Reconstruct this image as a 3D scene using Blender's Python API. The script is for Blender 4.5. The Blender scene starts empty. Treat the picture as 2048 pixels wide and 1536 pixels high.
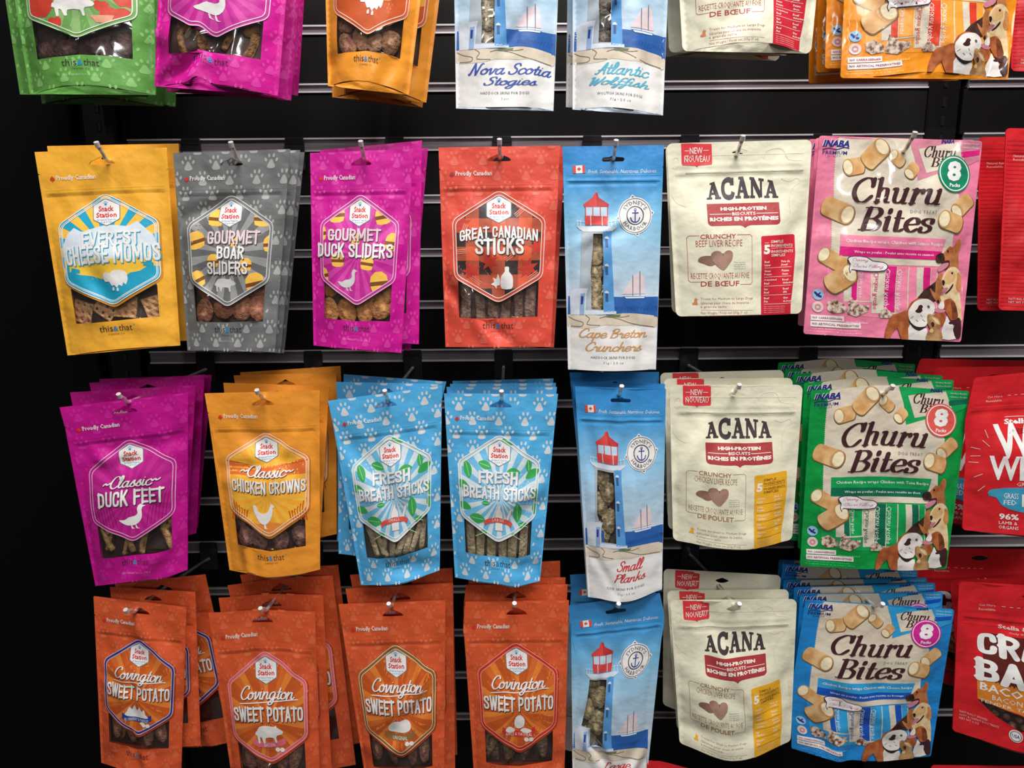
import bpy, math, random
import numpy as np
from mathutils import Vector, Matrix
from mathutils.geometry import delaunay_2d_cdt

S = bpy.context.scene
COL = S.collection
# ------------------------------------------------------------------ camera
CAM_Y, CAM_Z, PITCH, ROLL, FPX = -1.11, 1.5, math.radians(11.4), math.radians(-0.45), 1490.0
cd = bpy.data.cameras.new('camera'); cam = bpy.data.objects.new('camera', cd); COL.objects.link(cam)
cd.sensor_width = 36.0; cd.lens = 36.0 * FPX / 2048.0; cd.clip_start = 0.05
cam.location = (0, CAM_Y, CAM_Z)
ROT = Matrix.Rotation(math.pi/2 - PITCH, 3, 'X') @ Matrix.Rotation(ROLL, 3, 'Z')
cam.rotation_euler = ROT.to_euler()
S.camera = cam
RN = np.array(ROT)
def at(px, py, d):
    """point at distance d in front of the slatwall that lies on the ray through a pixel of the 2048x1536 frame"""
    r = RN @ np.array([(px-1024)/FPX, -(py-768)/FPX, -1.0])
    t = (-d - CAM_Y)/r[1]
    return np.array([0, CAM_Y, CAM_Z]) + r*t
def zc(P):
    return -(RN.T @ (np.array(P)-np.array([0, CAM_Y, CAM_Z])))[2]
# ------------------------------------------------------------------ light and exposure
S.view_settings.view_transform = 'Standard'; S.view_settings.look = 'None'
S.view_settings.gamma = 1.0; S.view_settings.use_curve_mapping = False
S.view_settings.exposure = -0.02
W = bpy.data.worlds.new('store_ambience'); S.world = W; W.use_nodes = True
W.node_tree.nodes['Background'].inputs[0].default_value = (1.0, 0.97, 0.95, 1)
W.node_tree.nodes['Background'].inputs[1].default_value = 0.05
def area(name, loc, target, sx, sy, power, col):
    l = bpy.data.lights.new(name, 'AREA'); l.shape = 'RECTANGLE'; l.size = sx; l.size_y = sy
    l.energy = power; l.color = col
    o = bpy.data.objects.new(name, l); COL.objects.link(o); o.location = loc
    o.rotation_euler = (Vector(target)-Vector(loc)).to_track_quat('-Z', 'Y').to_euler()
    return o
area('ceiling_light_panel', (0.35, -1.05, 3.5), (0.28, 0.0, 1.0), 1.5, 0.35, 80, (1.0, 0.965, 0.93))
area('ceiling_light_panel', (0.3, -2.5, 3.3), (0.2, 0.0, 1.3), 1.5, 0.4, 30, (1.0, 0.97, 0.94))
area('ceiling_light_strip', (0.9, -4.6, 2.95), (0.5, 0.0, 1.4), 1.0, 0.12, 17, (1.0, 0.98, 0.96))
area('ceiling_light_strip', (-1.3, -4.2, 2.95), (-0.3, 0.0, 1.4), 0.12, 1.0, 9, (1.0, 0.98, 0.96))

# ------------------------------------------------------------------ materials
def lin(c):
    return tuple(((x/255)/12.92 if x/255 <= .04045 else ((x/255+.055)/1.055)**2.4) for x in c) + (1,)
_M = {}
def node(nt, t, **kw):
    n = nt.nodes.new(t)
    for k, v in kw.items():
        if k in n.inputs.keys(): n.inputs[k].default_value = v
        else: setattr(n, k, v)
    return n
def mat(name, col, rough=.4, kind='print', metal=0.0, col2=None, spec=.5):
    key = (name, tuple(col), rough, kind, metal, None if col2 is None else str(col2))
    if key in _M: return _M[key]
    m = bpy.data.materials.new(name); m.use_nodes = True; nt = m.node_tree; L = nt.links.new
    P = nt.nodes['Principled BSDF']; P.inputs['Base Color'].default_value = lin(col)
    P.inputs['Roughness'].default_value = rough; P.inputs['Metallic'].default_value = metal
    P.inputs['Specular IOR Level'].default_value = spec
    tc = node(nt, 'ShaderNodeTexCoord')
    def bump(scale, dist, src=None, detail=3., strength=1., ridged=False, prev=None, stretch=None):
        n = node(nt, 'ShaderNodeTexNoise', Scale=scale, Detail=detail)
        n.noise_dimensions = '3D'
        if ridged: n.noise_type = 'RIDGED_MULTIFRACTAL'
        if stretch:
            mp = node(nt, 'ShaderNodeMapping'); mp.inputs['Scale'].default_value = stretch
            L(tc.outputs['Object'], mp.inputs[0]); L(mp.outputs[0], n.inputs['Vector'])
        else: L(tc.outputs['Object'], n.inputs['Vector'])
        b = node(nt, 'ShaderNodeBump', Strength=strength, Distance=dist)
        L(n.outputs[0], b.inputs['Height'])
        if prev: L(prev.outputs[0], b.inputs['Normal'])
        return b
    if kind in ('print', 'foil', 'gloss'):
        a = {'print': .0055, 'foil': .007, 'gloss': .009}[kind]
        b = bump(16., a, detail=2.); b2 = bump(60., a*.16, detail=2., prev=b)
        L(b2.outputs[0], P.inputs['Normal'])
        if kind == 'gloss':
            P.inputs['Coat Weight'].default_value = .8; P.inputs['Coat Roughness'].default_value = .09
            b3 = bump(17., .02, detail=1., ridged=True, stretch=(1., 1., .5))
            L(b3.outputs[0], P.inputs['Coat Normal'])
    if kind == 'film':
        out = nt.nodes['Material Output']
        tr = node(nt, 'ShaderNodeBsdfTransparent'); tr.inputs[0].default_value = (.97, .96, .95, 1)
        gl = node(nt, 'ShaderNodeBsdfGlossy', Roughness=.1); mx = node(nt, 'ShaderNodeMixShader')
        mx.inputs[0].default_value = .17
        b = bump(24., .016, detail=1., ridged=True); L(b.outputs[0], gl.inputs['Normal'])
        L(tr.outputs[0], mx.inputs[1]); L(gl.outputs[0], mx.inputs[2]); L(mx.outputs[0], out.inputs[0])
    if kind == 'grad':       # printed gradient: list of (position down the bag, colour)
        uv = node(nt, 'ShaderNodeUVMap'); sp = node(nt, 'ShaderNodeSeparateXYZ'); cr = node(nt, 'ShaderNodeValToRGB')
        L(uv.outputs[0], sp.inputs[0]); L(sp.outputs[1], cr.inputs[0]); L(cr.outputs[0], P.inputs['Base Color'])
        els = cr.color_ramp.elements
        while len(els) < len(col2): els.new(.5)
        for e, (p, c) in zip(els, col2): e.position = p; e.color = lin(c)
        b = bump(16., .006, detail=2.); b2 = bump(60., .001, detail=2., prev=b); L(b2.outputs[0], P.inputs['Normal'])
    if kind == 'treat':
        n = node(nt, 'ShaderNodeTexNoise', Scale=170., Detail=5.); L(tc.outputs['Object'], n.inputs['Vector'])
        cr = node(nt, 'ShaderNodeValToRGB'); L(n.outputs[0], cr.inputs[0]); L(cr.outputs[0], P.inputs['Base Color'])
        e = cr.color_ramp.elements; e[0].position = .35; e[1].position = .68
        e[0].color = lin(col); e[1].color = lin(col2 or col)
        b = bump(260., .0022, detail=4.); L(b.outputs[0], P.inputs['Normal'])
    if kind == 'mottle':     # soft printed two-tone mottling
        n = node(nt, 'ShaderNodeTexNoise', Scale=230. if 'packet' in name else 110. if 'coat' in name or 'ear' in name else 60., Detail=4.); L(tc.outputs['Object'], n.inputs['Vector'])
        cr = node(nt, 'ShaderNodeValToRGB'); L(n.outputs[0], cr.inputs[0]); L(cr.outputs[0], P.inputs['Base Color'])
        e = cr.color_ramp.elements; e[0].position = .38; e[1].position = .62
        e[0].color = lin(col); e[1].color = lin(col2)
        b = bump(16., .0035, detail=2.); L(b.outputs[0], P.inputs['Normal'])
    if kind == 'wall':
        b = bump(400., .0001, detail=2.); L(b.outputs[0], P.inputs['Normal'])
    if kind == 'brushed':
        b = bump(30., .0006, detail=3., stretch=(.3, 8., 8.)); L(b.outputs[0], P.inputs['Normal'])
    _M[key] = m
    return m

# ------------------------------------------------------------------ 2D drawing
def inside(loops, P):
    P = np.asarray(P, float); c = np.zeros(len(P), bool)
    for lp in loops:
        a = np.asarray(lp, float); b = np.roll(a, -1, 0)
        for (x0, y0), (x1, y1) in zip(a, b):
            if y0 == y1: continue
            t = (y0 > P[:, 1]) != (y1 > P[:, 1])
            c ^= t & (P[:, 0] < (x1-x0)*(P[:, 1]-y0)/(y1-y0)+x0)
    return c
def fill(loops, step=None):
    V = []; E = []
    for lp in loops:
        n0 = len(V); n = len(lp)
        V += [tuple(map(float, p)) for p in lp]; E += [(n0+i, n0+(i+1) % n) for i in range(n)]
    A = np.array(V); lo = A.min(0); hi = A.max(0)
    if step:
        gx = np.arange(lo[0]+step*.5, hi[0], step); gy = np.arange(lo[1]+step*.5, hi[1], step)
        G = np.array([(x+(step*.5 if j % 2 else 0), y) for j, y in enumerate(gy) for x in gx]).reshape(-1, 2)
        if len(G): G = G[inside(loops, G)]
        V += [tuple(g) for g in G]
    r = delaunay_2d_cdt([Vector(v) for v in V], E, [], 0, 1e-5)
    vo = np.array([tuple(v) for v in r[0]]); T = np.array([tuple(f) for f in r[2] if len(f) == 3], int).reshape(-1, 3)
    if len(T): T = T[inside(loops, vo[T].mean(1))]
    return vo, T
def refine(V, T, L):
    for _ in range(12):
        e = np.stack([np.linalg.norm(V[T[:, (i+1) % 3]]-V[T[:, i]], axis=1) for i in range(3)], 1)
        k = e.argmax(1); big = e.max(1) > L
        if not big.any(): break
        Tb = T[big]; kb = k[big]; r = np.arange(len(Tb))
        a = Tb[r, kb]; b = Tb[r, (kb+1) % 3]; c = Tb[r, (kb+2) % 3]
        ed = np.sort(np.stack([a, b], 1), 1); uq, inv = np.unique(ed, axis=0, return_inverse=True); inv = inv.reshape(-1)
        m = len(V)+inv; V = np.vstack([V, (V[uq[:, 0]]+V[uq[:, 1]])/2])
        T = np.vstack([T[~big], np.stack([a, m, c], 1), np.stack([m, b, c], 1)])
    return V, T
def clip(lp, C):
    C = np.asarray(C, float); A = sum(C[i][0]*C[(i+1) % len(C)][1]-C[(i+1) % len(C)][0]*C[i][1] for i in range(len(C)))
    if A < 0: C = C[::-1]
    out = [tuple(p) for p in lp]
    for i in range(len(C)):
        a, b = C[i], C[(i+1) % len(C)]; inp = out; out = []
        f = lambda p: (b[0]-a[0])*(p[1]-a[1])-(b[1]-a[1])*(p[0]-a[0])
        for j in range(len(inp)):
            p, q = inp[j-1], inp[j]; fp, fq = f(p), f(q)
            if (fp >= 0) != (fq >= 0):
                t = fp/(fp-fq); out.append((p[0]+t*(q[0]-p[0]), p[1]+t*(q[1]-p[1])))
            if fq >= 0: out.append(q)
        if len(out) < 3: return []
    res = [out[0]]
    for p in out[1:]:
        if abs(p[0]-res[-1][0])+abs(p[1]-res[-1][1]) > 1e-3: res.append(p)
    return res if len(res) > 2 else []
def spline(P, n=6, closed=False):
    P = [np.array(p, float) for p in P]
    if len(P) < 3 and not closed: return [tuple(p) for p in P]
    out = []; N = len(P); rng = range(N if closed else N-1)
    for i in rng:
        if closed: p0, p1, p2, p3 = P[i-1], P[i], P[(i+1) % N], P[(i+2) % N]
        else: p0, p1, p2, p3 = P[max(i-1, 0)], P[i], P[i+1], P[min(i+2, N-1)]
        for k in range(n):
            t = k/n
            out.append(tuple(.5*((2*p1)+(-p0+p2)*t+(2*p0-5*p1+4*p2-p3)*t*t+(-p0+3*p1-3*p2+p3)*t**3)))
    if not closed: out.append(tuple(P[-1]))
    return out
def ell(cx, cy, rx, ry=None, n=20, rot=0.):
    ry = rx if ry is None else ry; c, s = math.cos(rot), math.sin(rot)
    return [(cx+rx*math.cos(a)*c-ry*math.sin(a)*s, cy+rx*math.cos(a)*s+ry*math.sin(a)*c) for a in [2*math.pi*i/n for i in range(n)]]
def rrect(x0, y0, x1, y1, r=3., n=4):
    out = []
    for cx, cy, a0 in ((x1-r, y0+r, -90), (x1-r, y1-r, 0), (x0+r, y1-r, 90), (x0+r, y0+r, 180)):
        for i in range(n+1):
            a = math.radians(a0+90*i/n); out.append((cx+r*math.cos(a), cy+r*math.sin(a)))
    return out
def rpoly(P, r, n=4):
    out = []; N = len(P)
    for i in range(N):
        p = np.array(P[i], float); a = np.array(P[i-1], float)-p; b = np.array(P[(i+1) % N], float)-p
        la, lb = np.linalg.norm(a), np.linalg.norm(b); q = min(r, la/2.1, lb/2.1); A = p+a/la*q; B = p+b/lb*q
        for k in range(n+1):
            t = k/n; out.append(tuple((1-t)**2*A+2*t*(1-t)*p+t*t*B))
    return out
def ribbon(P, w, closed=False, caps=True, wf=None):
    P = np.array(P, float)
    if closed and np.allclose(P[0], P[-1]): P = P[:-1]
    keep = [0]
    for i in range(1, len(P)):
        if np.linalg.norm(P[i]-P[keep[-1]]) > 1e-4: keep.append(i)
    P = P[keep]; n = len(P)
    if n < 2: return np.zeros((0, 2)), np.zeros((0, 3), int)
    if closed: d = np.roll(P, -1, 0)-np.roll(P, 1, 0)
    else: d = np.gradient(P, axis=0)
    d /= np.maximum(np.linalg.norm(d, axis=1)[:, None], 1e-9)
    nn = np.stack([-d[:, 1], d[:, 0]], 1)
    ww = (np.full(n, w) if wf is None else wf(d))[:, None]/2
    if closed or n > 2:
        seg = np.roll(P, -1, 0)-P; seg /= np.maximum(np.linalg.norm(seg, axis=1)[:, None], 1e-9)
        sp = np.roll(seg, 1, 0); co = np.clip((seg*sp).sum(1), -1, 1)
        ml = 1/np.maximum(np.sqrt((1+co)/2), .6)
        if not closed: ml[0] = ml[-1] = 1
        if wf is None: ww = ww*ml[:, None]
    A = P+nn*ww; B = P-nn*ww; V = np.vstack([A, B]); T = []
    for i in range(n if closed else n-1):
        j = (i+1) % n; T += [(i, j, n+j), (i, n+j, n+i)]
    V = list(map(tuple, V))
    if caps and not closed:
        for k in (0, n-1):
            c = len(V); V.append(tuple(P[k])); r = ww[k][0]; m = 8
            for i in range(m): V.append((P[k][0]+r*math.cos(2*math.pi*i/m), P[k][1]+r*math.sin(2*math.pi*i/m)))
            T += [(c, c+1+i, c+1+(i+1) % m) for i in range(m)]
    return np.array(V), np.array(T, int)
# ---- lettering: Blender's built-in face plus three hand-drawn stroke alphabets
_T = {}; _fc = bpy.data.curves.new('lettering', 'FONT'); _fo = bpy.data.objects.new('lettering', _fc); COL.objects.link(_fo)
def glyphs(s, bold=0., res=2, space=1.):
    key = (s, bold, res, space)
    if key not in _T:
        _fc.body = s; _fc.offset = bold; _fc.resolution_u = res; _fc.space_character = space
        dg = bpy.context.evaluated_depsgraph_get(); dg.update()
        me = bpy.data.meshes.new_from_object(_fo.evaluated_get(dg)); me.calc_loop_triangles()
        V = np.zeros(len(me.vertices)*3); me.vertices.foreach_get('co', V); V = V.reshape(-1, 3)[:, :2]
        T = np.zeros(len(me.loop_triangles)*3, int); me.loop_triangles.foreach_get('vertices', T)
        bpy.data.meshes.remove(me); _T[key] = (V, T.reshape(-1, 3))
    return _T[key]
SCRIPT = {
'a': (108, "78,88 50,100 15,70 12,25 38,0 65,25 82,98|82,98 78,25 95,0 118,25"), 'b': (95, "18,185 18,30 45,0 78,25 80,70 55,95 22,70"),
'c': (85, "80,80 55,100 18,75 12,30 40,0 70,8 92,30"), 'd': (108, "78,88 50,100 15,70 12,25 38,0 65,25 82,98|90,185 80,25 98,0 118,22"),
'e': (88, "14,45 60,50 78,78 50,102 18,75 12,30 42,0 72,8 96,32"), 'f': (72, "85,175 60,188 42,150 36,60 34,-50 15,-80 5,-50 40,0 85,25|10,92 75,96"),
'g': (105, "78,88 50,100 15,70 12,25 38,0 65,25 82,98|82,98 74,-40 45,-82 12,-60 50,-15 115,25"), 'h': (100, "20,188 14,0|14,30 40,85 66,95 74,65 72,20 88,0 110,22"),
'i': (48, "15,98 14,25 30,0 56,22|20,138 24,138"), 'k': (92, "20,188 14,0|72,95 35,70 16,50 50,55 66,8 92,15 100,25"),
'l': (58, "12,30 45,130 42,180 22,188 14,100 18,20 40,0 66,22"), 'm': (130, "12,98 10,0|12,40 35,90 55,92 56,0|56,40 80,90 100,90 100,20 115,0 138,22"),
'n': (102, "12,98 10,0|12,40 38,90 64,94 70,60 70,20 86,0 112,22"), 'o': (92, "50,100 15,72 14,25 42,0 74,22 78,72 50,100 62,78 106,80"),
'p': (90, "14,98 8,-75|12,60 42,98 74,80 72,25 42,2 14,25"), 'r': (80, "8,80 30,105 32,80 62,84 58,30 74,0 96,22"),
's': (76, "4,18 45,105 52,60 68,25 45,-2 12,12|68,20 92,25"), 't': (60, "36,150 28,30 44,0 72,22|6,98 66,100"),
'u': (100, "12,98 10,30 30,0 60,25 72,98|72,98 70,25 86,0 108,22"), 'v': (85, "8,90 22,98 30,20 40,0 68,60 70,95 95,90"),
'y': (98, "12,98 10,30 30,0 60,25 72,98|72,98 66,-40 40,-80 12,-60 50,-15 105,25"),
'A': (118, "5,10 30,0 60,80 95,185 98,60 108,0|25,60 105,65"), 'B': (115, "30,180 22,0|5,150 40,185 85,180 90,130 45,98 95,85 100,30 60,0 15,12"),
'C': (112, "110,150 95,185 50,180 15,120 12,50 50,0 90,8 118,40"), 'F': (100, "30,175 25,0|0,150 40,180 110,185|25,98 80,100"),
'L': (112, "80,150 75,185 45,180 38,100 30,30 5,15 40,10 80,0 115,22"), 'N': (132, "5,10 20,0 30,170 35,180 85,5 90,0 105,170 130,185"),
'P': (100, "30,180 18,0|5,150 45,188 95,165 90,110 40,85"), 'S': (108, "105,150 85,185 45,175 40,130 80,90 90,40 55,0 15,10 5,40"),
'W': (135, "5,170 25,185 30,60 40,0 75,150 80,10 88,0 125,130 130,185"), ' ': (55, ""), '~': (100, "5,70 30,95 60,70 90,95")}
SERIF = {
'C': (128, "118,118 102,160 66,163 24,122 16,60 46,4 86,0 118,38|117,160 115,112"),
'h': (104, "30,165 30,0|10,163 30,163|30,72 50,98 74,95 80,70 80,10 104,2|12,2 46,2"),
'u': (108, "10,96 28,97 27,25 45,2 70,10 84,38|84,98 84,8 106,2|66,96 84,96"), 'r': (76, "8,96 28,97|29,97 28,0|29,60 45,92 66,96|66,92 68,80|10,2 46,2"),
'B': (118, "34,158 34,5|10,160 75,161 98,126 75,88 34,86|75,86 106,56 98,15 70,2 10,2"), 'i': (54, "8,96 26,96|28,97 28,12 48,2|28,150 28,134"),
't': (62, "29,140 28,20 42,2 62,14|8,96 60,96"), 'e': (88, "20,50 76,60 72,92 48,99 20,70 18,28 45,1 78,20"),
's': (78, "70,72 66,94 40,98 18,80 30,58 62,42 68,18 42,0 14,6 12,28"), ' ': (50, "")}
SLAB = {'A': (104, [("50,97 20,4", 17), ("48,97 82,4", 27), ("0,6 40,6", 12), ("60,6 104,6", 12), ("30,33 72,33", 12), ("26,95 62,95", 11)]),
'C': (104, [("84,66 78,86 52,94 26,82 17,50 26,18 54,6 80,12 90,32", 25), ("90,100 90,64", 12)]),
'N': (108, [("20,96 20,4", 16), ("22,94 82,6", 27), ("86,96 86,4", 15), ("2,94 36,94", 12), ("4,6 40,6", 12), ("68,94 106,94", 12)])}
BLOCK = {'E': (57, "9,0 9,100|9,8.5 47,8.5|9,50 42,50|9,91.5 47,91.5"), 'V': (61, "7,100 28,0|49,100 28,0"), 'R': (61, "9,0 9,100|5,91.5 30,91.5 44,80 44,64 30,50 5,50|26,50 46,0"),
'S': (59, "46,70 42,88 27,92 12,86 10,70 24,54 38,44 45,28 42,12 28,8 13,12 8,30"), 'T': (55, "0,91.5 50,91.5|25,100 25,0"), 'C': (59, "46,66 42,87 28,92 13,86 9,50 13,14 28,8 42,13 46,34"),
'H': (61, "9,0 9,100|46,0 46,100|9,50 46,50"), 'M': (81, "9,0 9,100|65,0 65,100|14,97 37,22|60,97 37,22"), 'O': (61, "28,92 42,87 47,50 42,13 28,8 14,13 9,50 14,87 28,92 42,87"),
'G': (61, "46,68 42,87 28,92 13,86 9,50 13,14 28,8 42,13 46,34|46,12 46,46|28,44 54,44"), 'U': (61, "9,100 9,60 9,28 14,12 28,8 42,12 46,28 46,60 46,100"), 'B': (61, "9,0 9,100|5,91.5 30,91.5 42,82 42,64 30,52 5,52|26,52 44,42 46,18 32,8.5 5,8.5"),
'A': (61, "7,0 27,98|48,0 28,98|14,30 42,30"), 'L': (53, "9,0 9,100|9,8.5 45,8.5"), 'I': (27, "10,0 10,100"), 'D': (62, "9,0 9,100|5,91.5 28,91.5 43,80 46,50 43,20 28,8.5 5,8.5"), 'N': (63, "9,0 9,100|48,0 48,100|11,96 46,4"),
'K': (59, "9,0 9,100|45,100 12,40|24,56 48,0"), 'F': (55, "9,0 9,100|9,91.5 46,91.5|9,50 40,50"), 'P': (59, "9,0 9,100|5,91.5 32,91.5 44,80 44,60 32,46 5,46"), 'W': (83, "7,100 21,2|38,96 23,2|38,96 53,2|69,100 55,2"), "'": (25, "9,100 7,74"), ' ': (31, "")}
def strokes(s, font, tn, tk, slant):
    V = []; T = []; x = 0; n = 0
    for ch in s:
        adv, data = font[ch]
        for st in (data.split('|') if isinstance(data, str) else data):
            if not st: continue
            w = None
            if isinstance(st, tuple): st, w = st
            P = [tuple(map(float, q.split(','))) for q in st.split()]
            P = spline(P, 5)
            if len(P) == 2 and w is None: P = [tuple(np.array(P[0])*(1-t)+np.array(P[1])*t) for t in (0, .33, .66, 1)]
            P = [(p[0]+x, p[1]) for p in P]
            v, t = ribbon(P, w, caps=False) if w else ribbon(P, tk, wf=lambda d: tn+(tk-tn)*np.abs(d[:, 1])**1.3)
            V.append(v); T.append(t+n); n += len(v)
        x += adv
    V = np.vstack(V); T = np.vstack(T); V[:, 0] += V[:, 1]*slant
    return V, T
class Tpl:
    """flat artwork of a pouch: coordinates are in pixels of one photo crop and turned into bag units (100 wide, H high)"""
    def __init__(s, H, quad=None):
        s.H = H; s.layers = []; s.M = None; s.treats = []; s.bags = {}
        s.M = None if quad is None else [np.array(q, float) for q in quad]
    def c(s, P):
        P = np.asarray(P, float).reshape(-1, 2)
        if s.M is None: return P
        A, B, C, D = s.M; u = np.full(len(P), .5); v = u.copy()   # inverse of the bilinear map of the crop outline
        for _ in range(12):
            F = A*((1-u)*(1-v))[:, None]+B*(u*(1-v))[:, None]+C*(u*v)[:, None]+D*((1-u)*v)[:, None]-P
            du = (B-A)*(1-v)[:, None]+(C-D)*v[:, None]; dv = (D-A)*(1-u)[:, None]+(C-B)*u[:, None]
            det = du[:, 0]*dv[:, 1]-du[:, 1]*dv[:, 0]
            u = u-(F[:, 0]*dv[:, 1]-F[:, 1]*dv[:, 0])/det; v = v-(du[:, 0]*F[:, 1]-du[:, 1]*F[:, 0])/det
        return np.stack([u*100-50, v*s.H], 1)
    def raw(s, part, lv, m, V, T):
        if len(T): s.layers.append((part, lv, m, V, T))
    def poly(s, part, lv, m, *loops, step=None, cl=None, unit=False):
        L = [list(map(tuple, (np.array(l, float) if unit else s.c(l)))) for l in loops]
        if cl is not None: L = [q for q in (clip(l, cl) for l in L) if q]
        bx = [(-49.7, .3), (49.7, .3), (49.7, s.H-.3), (-49.7, s.H-.3)]
        if part not in ('pouch',): L = [q if max(abs(x) for x, y in q) < 49.7 and min(y for x, y in q) > .3 and max(y for x, y in q) < s.H-.3 else clip(q, bx) for q in L]
        L = [q for q in L if q]
        if not L: return
        A = np.array(L[0]); sz = (A.max(0)-A.min(0)).max()
        V, T = fill(L, step if step else (3.2 if sz > 25 else None))
        if len(T):
            V, T = refine(V, T, 3.6); s.raw(part, lv, m, V, T)
    def line(s, part, lv, m, P, w, closed=False, smooth=0, unit=False, caps=True):
        P = np.array(P, float) if unit else s.c(P)
        P = [tuple(p) for p in P]
        if smooth: P = spline(P, smooth, closed)
        Q = []; N = len(P)
        for i in range(N if closed else N-1):
            a, b = np.array(P[i]), np.array(P[(i+1) % N]); k = max(1, int(np.linalg.norm(b-a)/3))
            Q += [tuple(a+(b-a)*j/k) for j in range(k)]
        if not closed: Q.append(P[-1])
        V, T = ribbon(Q, w, closed, caps); s.raw(part, lv, m, V, T)
    def text(s, part, lv, m, txt, p0, p1, font=None, bold=.0, slant=0., warp=None, shadow=None, tn=12, tk=20, space=1., unit=False, fit=None, res=2, rot=0):
        V, T = (glyphs(txt, bold, res, space) if font is None else strokes(txt, font, tn, tk, 0))
        V = V.copy()
        if slant: V[:, 0] += V[:, 1]*slant
        lo = V.min(0); hi = V.max(0)
        if fit is not None:  # (ymin, ymax) of the design used for the box height
            lo[1], hi[1] = fit
        (x0, y0), (x1, y1) = (p0, p1) if unit else s.c([p0, p1])
        t = (V-lo)/(hi-lo)
        if rot: # reads downwards
            U = np.stack([x1-t[:, 1]*(x1-x0), y0+t[:, 0]*(y1-y0)], 1)
        else: U = np.stack([x0+t[:, 0]*(x1-x0), y1-t[:, 1]*(y1-y0)], 1)
        if warp: U = warp(U, t, (x0, y0, x1, y1))
        U, T = refine(U, T, 4.)
        if shadow:
            sm, dx, dy = shadow; s.raw(part, lv-1, sm, U+np.array([dx, dy]), T)
        s.raw(part, lv, m, U, T)
# ------------------------------------------------------------------ meshes and objects
def link_mesh(name, V, T, mats, mi, N=None, UV=None, parent=None, loc=None, smooth=True):
    me = bpy.data.meshes.new(name); nv, nt = len(V), len(T)
    me.vertices.add(nv); me.vertices.foreach_set('co', np.asarray(V, np.float32).ravel())
    me.loops.add(nt*3); me.loops.foreach_set('vertex_index', np.asarray(T, np.int32).ravel())
    me.polygons.add(nt); me.polygons.foreach_set('loop_start', np.arange(0, nt*3, 3, dtype=np.int32))
    me.polygons.foreach_set('loop_total', np.full(nt, 3, np.int32))
    for m in mats: me.materials.append(m)
    me.polygons.foreach_set('material_index', np.asarray(mi, np.int32))
    me.polygons.foreach_set('use_smooth', np.full(nt, smooth))
    if UV is not None:
        u = me.uv_layers.new(name='UVMap'); u.data.foreach_set('uv', np.asarray(UV, np.float32)[np.asarray(T).ravel()].ravel())
    me.update(calc_edges=True)
    if N is not None: me.normals_split_custom_set_from_vertices(np.asarray(N, np.float32).tolist())
    o = bpy.data.objects.new(name, me); COL.objects.link(o)
    if parent: o.parent = parent
    if loc is not None: o.location = loc
    return o
def fix(V, T, N):
    """turn every triangle towards its normal"""
    fn = np.cross(V[T[:, 1]]-V[T[:, 0]], V[T[:, 2]]-V[T[:, 0]])
    bad = (fn*N[T[:, 0]]).sum(1) < 0; T = T.copy(); T[bad] = T[bad][:, ::-1]; return T
def empty(name, loc, label, cat, group=None):
    o = bpy.data.objects.new(name, None); COL.objects.link(o); o.location = loc
    o.empty_display_size = .02; o['label'] = label; o['category'] = cat
    if group: o['group'] = group
    return o
LV = .00016
def sm(x, a, b):
    t = np.clip((x-a)/(b-a), 0, 1); return t*t*(3-2*t)
def curve(pts):
    if not pts: return lambda t: 0*t
    xs = np.array([p[0] for p in pts]); ys = np.array([p[1] for p in pts], float)
    def f(t):
        t = np.clip(t, xs[0], xs[-1]); i = np.clip(np.searchsorted(xs, t)-1, 0, len(xs)-2)
        w = (t-xs[i])/(xs[i+1]-xs[i]); w = w*w*(3-2*w); return ys[i]*(1-w)+ys[i+1]*w
    return f
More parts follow.
